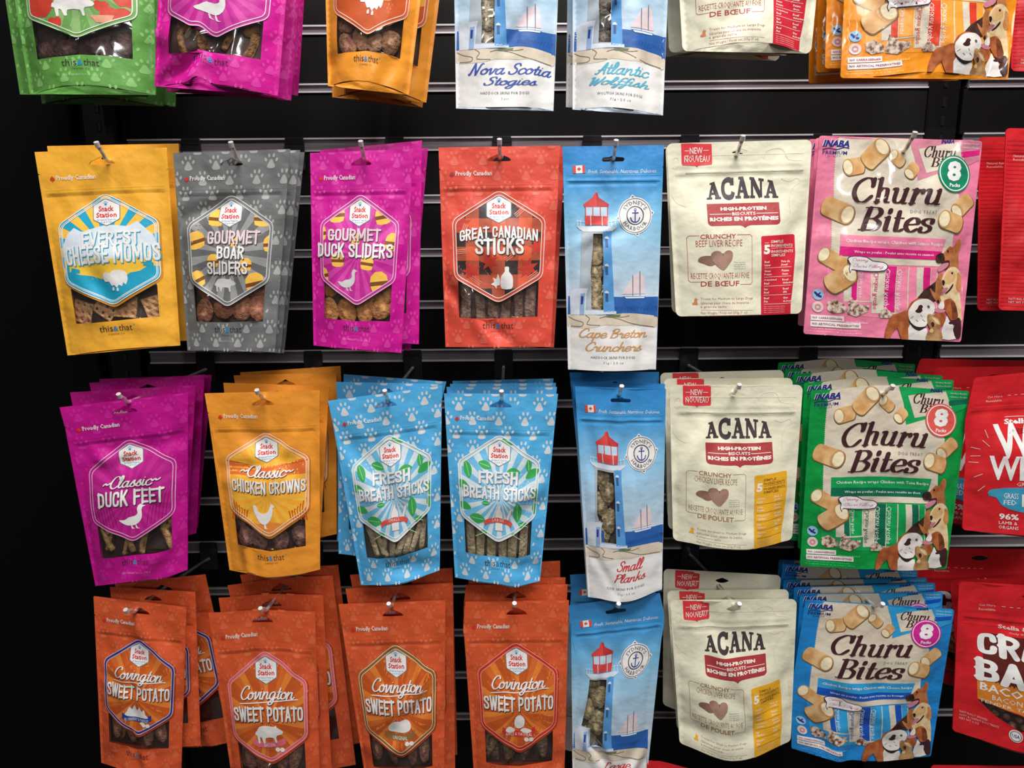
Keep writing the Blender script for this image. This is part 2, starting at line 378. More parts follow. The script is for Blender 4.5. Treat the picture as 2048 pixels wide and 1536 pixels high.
class Bag:
    def __init__(s, t, quad, d, T=.011, top=(), bot=(), left=(), right=(), seed=1, hang=.0, zipy=.2, amp=1., belly=(.22, .55), dbot=0.):
        s.t = t; s.quad = quad; s.d = d; s.T = T
        dd = (d, d, d+dbot, d+dbot)
        s.C = [at(q[0], q[1], e) for q, e in zip(quad, dd)]
        s.k = zc(sum(s.C)/4)/FPX
        s.f = [curve(list(c)) for c in (top, bot, left, right)]
        s.base = (s.C[2]+s.C[3])/2 + np.array([0, 0, 0.]); s.unit = np.linalg.norm(s.C[1]-s.C[0])/100
        R = random.Random(seed); s.w = []
        for i in range(7):
            a = R.uniform(-.9, .9) + (math.pi/2 if R.random() < .35 else 0)
            s.w.append((R.uniform(.12, .88), R.uniform(.25, .95), math.cos(a), math.sin(a), R.uniform(.075, .15), R.uniform(.2, .5), R.uniform(-1, 1)*.0036*amp))
        s.zipy = zipy; s.belly = belly; s.amp = amp
    def S(s, x, y, off, side=1.):
        u = x/100+.5; v = y/s.t.H; C = s.C
        P = (C[0][:, None]*(1-u)*(1-v)+C[1][:, None]*u*(1-v)+C[2][:, None]*u*v+C[3][:, None]*(1-u)*v)
        P = P.copy(); P[0] += s.k*(s.f[2](v)*(1-u)+s.f[3](v)*u)
        P[2] -= s.k*(s.f[0](u)*(1-v)+s.f[1](u)*v)
        q = np.clip(np.abs(2*u-1)/.93, 0, 1); g = (1-q**2.4)
        h = sm(v, *s.belly)
        b = s.T*g*h*side
        W = 0
        for (cu, cv, ca, sa, sg, lg, A) in s.w:
            du = u-cu; dv = (v-cv)*s.t.H/100; p = du*ca+dv*sa; r = -du*sa+dv*ca
            W = W+A*np.exp(-(p/sg)**2-(r/lg)**2)*(1-1.6*(p/sg)**2)
        if s.zipy: # ridges of the press-seal
            z = (v-s.zipy)*s.t.H; e = sm(u, .02, .08)*sm(1-u, .02, .08)
            W = W+side*e*(.0005*np.exp(-(z/1.5)**2)-.0004*np.exp(-((z-3)/1.4)**2)+.0003*np.exp(-((z+4)/1.4)**2))
            W = W + s.amp*.0009*np.sin(u*23+s.d*90)*np.exp(-((v-s.zipy-.05)/.06)**2)
        P[1] -= b+W+off
        return P.T
    def SN(s, x, y, off, side=1.):
        e = .35; P = s.S(x, y, off, side); a = s.S(x+e, y, off, side)-P; b = s.S(x, y+e, off, side)-P
        N = np.cross(a, b); N /= np.maximum(np.linalg.norm(N, axis=1)[:, None], 1e-12)
        sgn = np.where(N[:, 1] > 0, -1, 1)[:, None]*(1 if side > 0 else -1)
        return P, N*sgn
    def build(s, name, label, cat='pouch', group=None, treats=True):
        t = s.t; s.root = empty(name, s.base, label, cat, group); parts = {}
        for part, lv, m, V, T in t.layers:
            side = -1. if lv == 'back' else 1.
            off = -.0012 if lv == 'back' else (lv*LV if not isinstance(lv, tuple) else lv[1])
            P, N = s.SN(V[:, 0], V[:, 1], off, side); T = fix(P, T, N)
            parts.setdefault(part, []).append((m, P, T, N, np.stack([V[:, 0]/100+.5, V[:, 1]/t.H], 1)))
        # the folded gusset under the pouch
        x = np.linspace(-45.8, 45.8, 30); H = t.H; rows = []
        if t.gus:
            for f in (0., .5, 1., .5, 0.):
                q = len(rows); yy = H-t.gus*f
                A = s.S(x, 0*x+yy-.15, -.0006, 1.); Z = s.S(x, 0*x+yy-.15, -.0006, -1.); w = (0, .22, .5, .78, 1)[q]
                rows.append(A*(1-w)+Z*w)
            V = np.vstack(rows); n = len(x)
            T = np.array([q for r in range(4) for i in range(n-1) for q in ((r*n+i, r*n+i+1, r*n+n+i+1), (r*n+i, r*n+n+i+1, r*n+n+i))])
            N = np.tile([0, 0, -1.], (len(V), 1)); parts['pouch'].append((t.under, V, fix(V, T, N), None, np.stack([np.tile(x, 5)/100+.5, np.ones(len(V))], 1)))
        for pn, L in parts.items():
            Vs, Ts, Ns, Us, mi, ms = [], [], [], [], [], []; n = 0
            for m, P, T, N, U in L:
                if m not in ms: ms.append(m)
                Vs.append(P-s.base); Ts.append(T+n); Us.append(U); mi += [ms.index(m)]*len(T); n += len(P)
                Ns.append(np.zeros_like(P) if N is None else N)
            link_mesh(pn, np.vstack(Vs), np.vstack(Ts), ms, mi, np.vstack(Ns), np.vstack(Us), s.root)
        if treats:
            for nm, m, V, T in t.treats:
                P = s.S(V[:, 0], V[:, 1], V[:, 2]*s.unit, 1.)-s.base
                # recess with the belly so that the treats stay between the two sheets
                fn = np.cross(P[T[:, 1]]-P[T[:, 0]], P[T[:, 2]]-P[T[:, 0]]); c = P.mean(0)
                if ((P[T].mean(1)-c)*fn).sum() < 0: T = T[:, ::-1]
                link_mesh(nm, P, T, [m], [0]*len(T), None, None, s.root)
        return s
ORD = ['second', 'third', 'fourth', 'fifth', 'sixth']
VPY = 768-FPX*math.tan(PITCH)
def backs(f, name, specs, what, cat='pouch', group=None, treats=False):
    """copies of a front pouch hanging behind it on the same hook: (TL, TR, distance or None)"""
    yf = (f.quad[0][1]+f.quad[1][1])/2; zf = zc((f.C[0]+f.C[1])/2); pd = f.d; out = []
    for i, sp in enumerate(specs):
        TL, TR, d = sp[:3]; yb = (TL[1]+TR[1])/2
        if d is None:
            d = f.d-(zf*(yf-VPY)/(yb-VPY)-zf)/math.cos(PITCH)
        d = max(.022, min(d, pd-f.T*1.72-.004)); pd = d
        A, B = at(*TL, d), at(*TR, d); a0, b0 = f.C[0]-f.base, f.C[1]-f.base
        k = min(1.06, max(.94, np.linalg.norm(B-A)/np.linalg.norm(b0-a0)))
        th = math.atan2(B[2]-A[2], B[0]-A[0])-math.atan2(b0[2]-a0[2], b0[0]-a0[0])
        R = Matrix.Rotation(-th, 3, 'Y'); mid = Vector((a0+b0)/2)*k; mid.y = a0[1]*k*.72
        loc = Vector((A+B)/2)-R @ mid
        lab = what.replace('#', ORD[i]) if '#' in what else what
        r = f.root.copy(); COL.objects.link(r); r.location = loc; r.rotation_euler = (0, -th, 0); r.scale = (k, k*.72, k)
        r.name = f.root.name.split('.')[0]; r['label'] = sp[3] if len(sp) > 3 else lab; r['category'] = cat
        if group: r['group'] = group
        for ch in f.root.children:
            if ch.name.startswith('treat') and not treats: continue
            c = ch.copy(); COL.objects.link(c); c.parent = r
        out.append(r)
    return out
# ------------------------------------------------------------------ solids for hooks, rails, wall
def boxm(x0, x1, y0, y1, z0, z1, b=0.):
    import bmesh
    bm = bmesh.new(); bmesh.ops.create_cube(bm, size=1.)
    for v in bm.verts: v.co = ((x0+x1)/2+v.co.x*(x1-x0), (y0+y1)/2+v.co.y*(y1-y0), (z0+z1)/2+v.co.z*(z1-z0))
    if b: bmesh.ops.bevel(bm, geom=bm.edges[:], offset=b, segments=1, affect='EDGES')
    bmesh.ops.triangulate(bm, faces=bm.faces[:])
    V = np.array([v.co[:] for v in bm.verts]); T = np.array([[v.index for v in f.verts] for f in bm.faces]); bm.free(); return V, T
def tube(P, r, n=12):
    P = np.array(P, float); V = []; T = []; d = np.gradient(P, axis=0); up = np.array([1., 0, 0])
    for i, p in enumerate(P):
        t = d[i]/np.linalg.norm(d[i]); a = up-t*(up@t); a /= np.linalg.norm(a); b = np.cross(t, a)
        V += [p+r*(math.cos(q)*a+math.sin(q)*b) for q in [2*math.pi*k/n for k in range(n)]]
    for i in range(len(P)-1):
        for k in range(n):
            a, b = i*n+k, i*n+(k+1) % n; T += [(a, b, b+n), (a, b+n, a+n)]
    for e, c in ((0, P[0]), (len(P)-1, P[-1])):
        q = len(V); V.append(c); T += [(q, e*n+k, e*n+(k+1) % n) for k in range(n)]
    return np.array(V), np.array(T)
def joinm(L):
    V, T, n = [], [], 0
    for v, t in L: V.append(v); T.append(t+n); n += len(v)
    return np.vstack(V), np.vstack(T)
# ------------------------------------------------------------------ the slatwall
BLK = mat('black_laminate', (12, 9, 10), .55, 'wall', spec=.2); ALU = mat('brushed_aluminium', (226, 220, 224), .4, 'brushed', metal=.35)
ALD = mat('rail_channel', (128, 120, 126), .45, 'brushed', metal=.35); CHR = mat('chrome_wire', (232, 228, 226), .25, 'plain', metal=.7)
PLT = mat('smoked_plate', (40, 38, 44), .25, 'plain'); POST = mat('black_post', (9, 8, 9), .4, 'wall', spec=.35)
def struct(name, V, T, m, parent=None, smooth=False, loc=(0, 0, 0)):
    o = link_mesh(name, V, T, [m], [0]*len(T), None, None, parent, loc, smooth)
    if not parent: o['kind'] = 'structure'
    return o
wall = struct('wall_back', *boxm(-1.3, 1.3, .016, .05, 0., 2.6), BLK)
wall['label'] = 'black slatwall panel behind the hanging pouches'
PITCHZ = .0762
z0 = at(1130, 286, 0)[2]
ROWS = [z0+PITCHZ*k for k in range(9, -13, -1)]
HOOKR = {k: z0-PITCHZ*k for k in (-3, 0, 4, 8)}
XL, XR1, XR2, XE = at(256, 287, 0)[0], at(1848, 272, 0)[0], at(1926, 272, 0)[0], 1.15
for i, z in enumerate(ROWS):
    big = any(abs(z-h) < .001 for h in HOOKR.values()); hh = .0095 if big else .0062
    if i+1 < len(ROWS):
        zb = ROWS[i+1]
        for a, b in ((XL-.006, XR1), (XR2-.006, XE)):
            struct('slat_board', *boxm(a, b, -.001, .0158, zb+.0075, z-.0075, .0006), BLK, wall)
    for a, b in ((XL, XR1), (XR2, XE)):
        r = struct('metal_rail', *joinm([boxm(a, b, -.003, .002, z-hh, z-hh+.0022), boxm(a, b, -.003, .002, z+hh-.0022, z+hh)]), ALU, wall)
        struct('rail_channel', *boxm(a, b, -.0005, .0155, z-hh+.0022, z+hh-.0022), ALD, r)
for nm, xa, xb in (('trim_1', at(170, 255, 0)[0], at(236, 255, 0)[0]), ('trim_2', at(1852, 240, 0)[0]-.002, at(1908, 240, 0)[0]+.002)):
    up = struct(nm, *boxm(xa, xb, -.006, .0158, .35, 2.35, .002), POST); up['label'] = 'black slotted upright post'
    for k in range(-26, 24):
        zz = at(205, 255, 0)[2]+k*.0254
        struct('slot', *boxm((xa+xb)/2-.003, (xa+xb)/2+.003, -.0068, -.0058, zz-.007, zz+.007, .001), mat('slot_edge', (26, 24, 26), .3, 'plain'), up)
struct('wall_left', *boxm(-1.3, at(150, 255, 0)[0], -.012, .0158, 0., 2.6, .002), mat('black_end_panel', (7, 6, 7), .6, 'wall', spec=.1))['label'] = 'black end panel left of the slatwall'

struct('floor', *boxm(-2.2, 2.2, -4., .05, -.05, 0.), mat('store_floor', (62, 56, 52), .5, 'wall'))['label'] = 'plain store floor below the display'
# ------------------------------------------------------------------ hooks
def hook(px, py, row, label, dt=.256, rise=None):
    rise = {0: .015, 4: .012, 8: .011, -3: .012}[row] if rise is None else rise
    P = at(px, py, dt); z = P[2]-rise; zr = HOOKR[row]
    r = empty('display_hook', (P[0], -.004, zr), label, 'hook', 'wire display hooks on the slatwall'); o = np.array([P[0], -.004, zr])
    pts = [np.array([P[0], -.004, zr-.018])]+[np.array([P[0], -a, (zr-.018)*(1-w)+z*w]) for a, w in ((.03, .15), (.08, .4), (.14, .7), (.2, .93), (.235, 1.))]
    for k in range(1, 6):
        a = k/5; pts.append(np.array([P[0], -.235-.012*math.sin(a*1.1), z+.012*(1-math.cos(a*1.1))]))
    e = pts[-1]; pts += [e+(P-e)*.5, P]
    V, T = tube(np.array(pts)-o, .0023); link_mesh('wire_arm', V, T, [CHR], [0]*len(T), None, None, r)
    V, T = tube(np.array([P+[0, .001, -.002], P+[0, -.002, .003]])-o, .0028); link_mesh('tip', V, T, [mat('bright_tip', (226, 224, 222), .3, 'plain', metal=.4)], [0]*len(T), None, None, r, smooth=False)
    V, T = boxm(-.014, .014, -.004, -.001, -.036, .006, .0008); link_mesh('back_plate', V, T, [PLT], [0]*len(T), None, None, r, smooth=False)
    V, T = boxm(-.013, .013, -.0045, .0, .0, .009, .0006); link_mesh('clip', V, T, [mat('dark_clip', (30, 28, 32), .3, 'plain')], [0]*len(T), None, None, r, smooth=False)
for px, py, row, what in (
    (195, 290, 0, 'the yellow cheese pouch'), (463, 290, 0, 'the grey paw-print pouch'), (722, 288, 0, 'the magenta duck slider pouch'), (999, 284, 0, 'the coral red sticks pouch'),
    (1232, 286, 0, 'the upper lighthouse pouch'), (1485, 277, 0, 'the cream pouch with the red side panel'), (1828, 270, 0, 'the pink wrapped treat bag'),
    (239, 792, 4, 'the magenta duck feet pouch'), (515, 784, 4, 'the amber chicken pouch'), (770, 785, 4, 'the left sky blue paw-print pouch'), (1003, 786, 4, 'the right sky blue paw-print pouch'),
    (1243, 776, 4, 'the lighthouse pouch with red lettering'), (1478, 773, 4, 'the middle cream pouch'), (1784, 775, 4, 'the green wrapped treat bag'),
    (253, 1222, 8, 'the orange pouch with the blue hexagon'), (522, 1219, 8, 'the orange pouch with the pink hexagon'), (778, 1210, 8, 'the orange pouch with the tan hexagon'), (1029, 1209, 8, 'the orange pouch with the red hexagon'),
    (1237, 1210, 8, 'the lowest lighthouse pouch'), (1478, 1210, 8, 'the lowest cream pouch'), (1764, 1210, 8, 'the blue wrapped treat bag')):
    hook(px, py, row, 'chrome wire hook holding '+what)
for px, what in ((170, 'the green apple pouch'), (445, 'the top magenta pouch'), (735, 'the top amber pouch'), (1010, 'the pouch lettered in navy script'), (1235, 'the pouch lettered in pale blue script'), (1490, 'the top cream pouch'), (1850, 'the orange wrapped treat bag')):
    hook(px, -235, -3, 'chrome wire hook above the frame holding '+what)
# ------------------------------------------------------------------ paw-print treat pouches with a hexagon emblem
WHITE = mat('print_white', (236, 234, 232), .4); RED = mat('print_red', (214, 44, 52), .4); BLUE = mat('print_blue', (40, 140, 205), .4); DARK = mat('print_charcoal', (58, 44, 48), .45)
FILM = mat('clear_film', (255, 255, 255), .1, 'film'); LEAFR = mat('print_leaf_red', (222, 52, 44), .4)
def hexa(s=1., r=5.):
    c = (0, 80.5); P = [(0, 34), (40.5, 58), (39.8, 105.5), (0, 127), (-39.8, 105.5), (-40.5, 58)]
    return rpoly([(c[0]+(x-c[0])*s, c[1]+(y-c[1])*s) for x, y in P], r)
def rays(t, lv, m, cl, cx, cy, n=14, ph=0., R=80, part='emblem'):
    for i in range(n):
        a = 2*math.pi*(i+ph)/n; b = a+math.pi/n
        t.poly(part, lv, m, [(cx, cy), (cx+R*math.cos(a), cy+R*math.sin(a)), (cx+R*math.cos(b), cy+R*math.sin(b))], cl=cl, unit=True)
def paw(t, lv, m, x, y, s=1., part='paw_prints', skip=None):
    sh = [ell(0, 0, 1, 1, 4)]
    pad = [(-.1, -2.6), (.9, -2.2), (2.1, .2), (3.2, 2.2), (2.4, 3.6), (0, 3.9), (-2.4, 3.6), (-3.2, 2.2), (-2.1, .2), (-.9, -2.2)]
    L = [spline(pad, 2, True)] + [ell(a, b, .95, 1.55, 8, r) for a, b, r in ((-4.2, -2.2, -.4), (-1.75, -5.1, -.12), (1.75, -5.1, .12), (4.2, -2.2, .4))]
    for q in L:
        q = [(x+px*s, y+py*s) for px, py in q]; A = np.array(q)
        if A[:, 0].min() < -50 or A[:, 0].max() > 50: q = clip(q, [(-49.6, 0), (49.6, 0), (49.6, t.H), (-49.6, t.H)])
        if not q: continue
        A = np.array(q)
        if A[:, 1].min() < .3: q = clip(q, [(-50, .3), (50, .3), (50, t.H-.4), (-50, t.H-.4)])
        elif A[:, 1].max() > t.H-.4: q = clip(q, [(-50, .3), (50, .3), (50, t.H-.4), (-50, t.H-.4)])
        if not q: continue
        A = np.array(q)
        if skip and inside(skip, A).any(): continue
        t.poly(part, lv, m, q, unit=True)
def silh(t, kind, px, py, s, m, lv=3, m2=None, flip=1, unit=False):
    D = {
    'duck': [[(8, -14), (11, -16.5), (14, -15), (17.5, -13.5), (14, -12.8), (12.5, -9), (13, -3), (11, 4), (4, 9), (-6, 9.5), (-13, 6), (-17, 1), (-10, 2), (-4, -1), (3, -2), (7.5, -5), (7, -10)], [(-2, 9), (-1, 9), (1, 13), (4, 13.5), (-1, 14)], [(4, 9), (5, 9), (7, 13), (10, 13.5), (5, 14)]],
    'pig': [[(-18, -4), (-14, -9), (-4, -10.5), (8, -9), (12, -11), (13, -8), (19, -5), (22, -2), (19, 1), (13, 2), (11, 5), (12, 11), (9, 11), (7, 5), (-5, 5), (-6, 11), (-9, 11), (-11, 5), (-14, 4), (-14, 11), (-17, 11), (-18, 2), (-21, 1), (-20, -3)]],
    'hen': [[(-17, -12), (-12, -13), (-9, -6), (-3, -3), (5, -5), (9, -12), (10, -16), (13, -15), (16, -11.5), (13, -10), (12, -2), (8, 7), (1, 12), (-6, 11), (-11, 5), (-15, -3)], [(-1, 11), (1, 11), (2, 17), (5, 18), (-1, 18)]],
    'yak': [[(-16, -5), (-12, -10), (-6, -8), (0, -12), (10, -11), (15, -9), (17, 0), (14, 8), (11, 5), (9, 10), (5, 8), (2, 12), (-1, 8), (-5, 9), (-8, 3), (-14, 3)], [(2, 12), (4, 12), (4, 16), (1, 16)], [(-4, 11), (-2, 11), (-2, 15), (-5, 15)]],
    'jug': [[(-2, -17), (4, -17), (4, -11), (9, -5), (10, 4), (8, 12), (-6, 12), (-8, 4), (-7, -5), (-2, -11)], [(-22, 6), (-17, 3), (-19, -3), (-14, -1), (-12, -8), (-9, -1), (-9, 7), (-13, 8), (-14, 12), (-17, 8)]],
    'potato': [[(-19, 2), (-14, -4), (-7, -7), (2, -6), (10, -8), (17, -5), (19, 1), (15, 6), (4, 8), (-8, 7), (-16, 6)]],
    'apple': [[(-7, 0), (-4, -8), (3, -10), (9, -5), (8, 3), (2, 7), (-4, 6)], [(-20, 8), (-15, 4), (-9, 6), (-6, 10), (-12, 12), (-19, 11)], [(2, 10), (8, 6), (16, 7), (20, 10), (12, 12)]],
    'berries': [[(-20, 6), (-16, 0), (-12, -6), (-8, -2), (-4, -9), (0, -1), (5, -7), (8, 0), (13, -4), (15, 3), (20, 8), (8, 9), (-8, 9)], [(4, 18), (9, 15), (14, 17), (10, 20)]],
    'stickmen': [[(-8, 14), (-8, -4), (-5, -10), (-3, -17), (-1, -10), (2, -4), (2, 14)], [(4, 8), (10, -10), (14, -14), (15, -10), (8, 10)]]}
    c = (px, py) if unit else t.c([(px, py)])[0]
    for q in D[kind]: t.poly('emblem', lv, m, [(c[0]+flip*x*s, c[1]+y*s) for x, y in spline(q, 2, True)], unit=True)
def lump(rs, cx, cy, cz, rx, ry, rz, rot, tilt=0., rough=.16, nu=14, nv=8):
    R = random.Random(rs); V = []; T = []
    ph = [(R.uniform(1, 3.2), R.uniform(1, 3.2), R.uniform(0, 6.3)) for _ in range(4)]
    for j in range(nv+1):
        b = math.pi*j/nv
        for i in range(nu):
            a = 2*math.pi*i/nu; k = 1+rough*sum(math.sin(p*a*1.0*round(q)+f+b*2) for p, q, f in [(1, 1, ph[0][2]), (2, 1, ph[1][2]), (3, 1, ph[2][2])])/2.2*math.sin(b)+R.uniform(-.5, .5)*rough*.35*math.sin(b)
            x = rx*math.sin(b)*math.cos(a)*k; z = ry*math.sin(b)*math.sin(a)*k; y = rz*math.cos(b)
            c, s_ = math.cos(tilt), math.sin(tilt); x, y = x*c-y*s_, x*s_+y*c
            c, s_ = math.cos(rot), math.sin(rot); x, z = x*c-z*s_, x*s_+z*c
            V.append((cx+x, cy+z, cz+y))
    for j in range(nv):
        for i in range(nu):
            a, b = j*nu+i, j*nu+(i+1) % nu; T += [(a, b, b+nu), (a, b+nu, a+nu)]
    return np.array(V), np.array(T)
def bar(rs, cx, cy, cz, ln, w, th, rot, grooves=3, bend=0.):
    """long chew with a ribbed face"""
    R = random.Random(rs); nx, ny = 10, 9; V = []; T = []
    for sd in (1, -1):
        for j in range(nx+1):
            for i in range(ny):
                u = i/(ny-1)*2-1; l = (j/nx-.5)*ln
                z = th*(1-abs(u)**4*.8)*sd+(.22*math.cos(u*math.pi*grooves) if sd > 0 else 0)+R.uniform(-.08, .08)
                if j in (0, nx): z *= .8
                x = u*w/2+bend*math.sin(j/nx*math.pi); c, s_ = math.cos(rot), math.sin(rot)
                V.append((cx+x*c-l*s_, cy+x*s_+l*c, cz+z))
    o = (nx+1)*ny
    for j in range(nx):
        for i in range(ny-1):
            a = j*ny+i; T += [(a, a+1, a+ny+1), (a, a+ny+1, a+ny)]; b = a+o; T += [(b, b+ny+1, b+1), (b, b+ny, b+ny+1)]
        for i in (0, ny-1): a = j*ny+i; T += [(a, a+ny, a+o+ny), (a, a+o+ny, a+o)]
    for j in (0, nx):
        for i in range(ny-1): a = j*ny+i; T += [(a, a+1, a+o+1), (a, a+o+1, a+o)]
    return np.array(V), np.array(T)
def waffle(rs, cx, cy, cz, w, rot, tilt=0.):
    n = 18; V = []; T = []
    for sd in (1, -1):
        for j in range(n+1):
            for i in range(n+1):
                u, v = i/n*2-1, j/n*2-1
                g = max(0, math.cos(u*math.pi*3))**.7*max(0, math.cos(v*math.pi*3))**.7
                z = sd*1.3+(-1.5*g if sd > 0 else 0)+tilt*u; x, y = u*w/2, v*w/2; c, s_ = math.cos(rot), math.sin(rot)
                V.append((cx+x*c-y*s_, cy+x*s_+y*c, cz+z))
    o = (n+1)*(n+1)
    for j in range(n):
        for i in range(n):
            a = j*(n+1)+i; T += [(a, a+1, a+n+2), (a, a+n+2, a+n+1), (a+o, a+o+n+2, a+o+1), (a+o, a+o+n+1, a+o+n+2)]
    for k in range(n):
        for a, b in ((k, k+1), (n*(n+1)+k, n*(n+1)+k+1), (k*(n+1), (k+1)*(n+1)), (k*(n+1)+n, (k+1)*(n+1)+n)): T += [(a, b, b+o), (a, b+o, a+o)]
    return np.array(V), np.array(T)
WB = 139.5
def tt(quad, body, pawc, fill_c, rim, ring, under=(70, 40, 30), inner=None, liner=(70, 52, 46), brand=True, weight='NET WEIGHT 5.0 oz • 142 g', header=True, maple=(222, 52, 44), shade=None):
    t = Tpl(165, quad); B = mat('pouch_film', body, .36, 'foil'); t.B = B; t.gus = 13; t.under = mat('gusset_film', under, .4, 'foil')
    out = [(-50, 0), (50, 0), (50, 17), (48.6, 17.5), (50, 18), (50, 165), (-50, 165), (-50, 18), (-48.6, 17.5), (-50, 17)]
    hole = spline([(-9.5, 10.3), (-7.6, 8.6), (-2.6, 6.6), (0, 5.2), (2.6, 6.6), (7.6, 8.6), (9.5, 10.3), (8.2, 11.5), (-8.2, 11.5)], 2, True)
    win = [(-36, 107.2), (0, 126.2), (36, 107.2), (36, 138.5), (22, 138.6), (0, 139.6), (-22, 139.6), (-36, 139)]
    V, T = fill([out, hole, win], 2.5); t.raw('pouch', 0, B, V, T)
    V, T = fill([out, hole], 5.); t.raw('pouch', 'back', B, V, T)
    V, T = fill([win], 4.); t.raw('window_film', (1, -.0002), FILM, *fill([[(-37, 105.8), (0, 125.2), (37, 105.8), (37, 140.4), (-37, 140.4)]], 3.4))
    t.raw('lining', (1, -.0085), mat('lining_film', liner, .45, 'foil'), *fill([[(-39, 98), (39, 98), (39, 143), (-39, 143)]], 6.))
    if pawc:
        PC = mat('paw_ink', pawc, .4); k = 0
        for r in range(15):
            for c in range(-3, 4):
                x = c*24+(12 if r % 2 else 0)-4+(2.5 if r % 3 else -1); y = r*12.2-2
                if inside([hexa(1.03)], [(x, y)])[0] and inside([hexa(.9)], [(x, y)])[0]: continue
                paw(t, 1, PC, x, y, 1.12, skip=[win, hole])
    R0, R1, F = mat('rim_ink', rim, .4), mat('ring_ink', ring, .4), mat('emblem_ink', fill_c, .4)
    if shade: t.poly('emblem', 1, mat('emblem_shadow_ink', shade, .4), [(x+.5, y+1) for x, y in hexa(1.025)], unit=True)
    t.poly('emblem', 2, R0, hexa(1.), unit=True)
    t.ih = hexa(.925, 4.)
    t.poly('emblem', 3, F, t.ih, unit=True)
    t.line('emblem', 5, R1, hexa(.99), .75, closed=True, unit=True); t.line('emblem', 5, R1, hexa(.925, 4), .75, closed=True, unit=True)
    if header:
        t.text('lettering', 3, WHITE, 'Proudly Canadian', (-36.5, 18.8), (-6, 23.8), bold=.018, unit=True, res=1)
        L = [(0, -2.2), (.6, -1.1), (1.3, -1.4), (1.1, -.1), (2, -.3), (1.5, .7), (.4, 1.2), (.2, 2), (-.2, 2), (-.4, 1.2), (-1.5, .7), (-2, -.3), (-1.1, -.1), (-1.3, -1.4), (-.6, -1.1)]
        t.poly('lettering', 3, mat('maple_ink', maple, .4), [(x*1.1-39.5, y*1.1+21.4) for x, y in L], unit=True)
    # badge
    hb = lambda s: rpoly([(s*x, 50+s*y) for x, y in ((0, -10.7), (10.2, -5.5), (10.2, 5.5), (0, 10.7), (-10.2, 5.5), (-10.2, -5.5))], 1.)
    t.poly('badge', 5, mat('badge_edge', (120, 135, 140), .4), hb(1.06), unit=True); t.poly('badge', 6, WHITE, hb(1.), unit=True)
    paw(t, 7, BLUE, 0, 43, .32, 'badge')
    t.text('badge', 7, RED, 'Snack', (-6, 44.6), (6, 49.3), bold=.025, unit=True, res=1)
    t.text('badge', 7, RED, 'Station', (-8.2, 49.9), (8.2, 54.2), bold=.025, unit=True, res=1)
    t.text('badge', 7, BLUE, 'All Natural Treats for', (-7.6, 55.2), (7.6, 56.6), unit=True, res=1); t.text('badge', 7, BLUE, 'Dogs & Cats', (-4.2, 57.2), (4.2, 58.6), unit=True, res=1)
    t.line('zip_seal', 1, B, [(-46, 30.5), (46, 30.5)], .8, unit=True); t.line('zip_seal', 1, B, [(-46, 35), (46, 35)], .8, unit=True)
    if brand:
        t.text('brand_lettering', 2, DARK, 'this', (-14.5, 142.8), (-2.6, 148.2), bold=-.004, unit=True); t.text('brand_lettering', 2, DARK, 'that', (2.6, 142.8), (14, 148.2), bold=-.004, unit=True)
        t.text('brand_lettering', 2, BLUE, '&', (-2.2, 144), (2.2, 148.2), bold=.01, unit=True)
        t.text('brand_lettering', 2, DARK, 'CANINE CO', (-7, 150), (7, 151.3), unit=True, res=1, space=1.3)
        paw(t, 2, BLUE, 15.6, 143.5, .14, 'brand_lettering')
    if weight: t.text('brand_lettering', 2, mat('pale_ink', tuple(min(255, int(c*.45+140)) for c in body), .4), weight, (-15 if len(weight) > 8 else -3, 154.8), (15 if len(weight) > 8 else 3, 157), unit=True, res=1)
    return t
def treats(t, kind, c1, c2, n, seed):
    R = random.Random(seed); m = mat(kind+'_treat', c1, .75, 'treat', col2=c2)
    for i in range(n):
        x = -29+58*(i % 4)/3+R.uniform(-4, 4); y = (113 if i >= 4 else 130)+R.uniform(-3, 3); z = -5.4+(-1.6 if i >= 4 else 0)+R.uniform(-.5, .5)
        if kind == 'disc': q = lump(seed*9+i, x, y, z, 12.5, 10.5, 1.8, R.uniform(0, 6), R.uniform(-.15, .15), .1)
        elif kind == 'lump': q = lump(seed*9+i, x, y, z, 11.5, 9, 2., R.uniform(0, 6), 0, .24)
        elif kind == 'strip': q = lump(seed*9+i, x*.95, 122, z, 17, 6.5, 1.9, math.pi/2+R.uniform(-.3, .3), 0, .2)
        elif kind == 'foot':
            q = joinm([bar(seed+i, x, 126+R.uniform(-4, 4), z, 26, 6.5, 1.7, R.uniform(-.5, .5), 1, R.uniform(-2, 2)), lump(seed+i, x, 114, z, 8, 6, 1.8, R.uniform(0, 3), 0, .3)])
        elif kind == 'waffle': q = waffle(i, x, y, z-.4, 19, R.uniform(-.5, .9))
        t.treats.append(('treat', m, *q))
def sticks(t, c1, c2, spec, grooves=3, kind='stick'):
    m = mat(kind+'_treat', c1, .75, 'treat', col2=c2)
    for i, (x, y, ln, w, r, z) in enumerate(spec): t.treats.append(('treat', m, *bar(i, x, y, z, ln, w, 1.6, r, grooves)))
def burger(t, x, y, s, r=0.):
    Y = mat('bun_ink', (250, 196, 84), .4); D = mat('patty_ink', (124, 74, 34), .4); c, q = math.cos(r), math.sin(r)
    c0 = t.c([(x, y)])[0]; f = lambda P: [(c0[0]+s*(a*c-b*q), c0[1]+s*(a*q+b*c)) for a, b in P]
    t.poly('emblem', 4, Y, f([(-8, -1), (-7, -5), (-3, -8), (3, -8), (7, -5), (8, -1)]), cl=t.ih, unit=True)
    t.poly('emblem', 4, D, f([(-8, -1), (8, -1), (8, 2), (-8, 2)]), cl=t.ih, unit=True); t.poly('emblem', 4, Y, f([(-7.6, 2), (7.6, 2), (6.5, 5.5), (3, 6.5), (-3, 6.5), (-6.5, 5.5)]), cl=t.ih, unit=True)
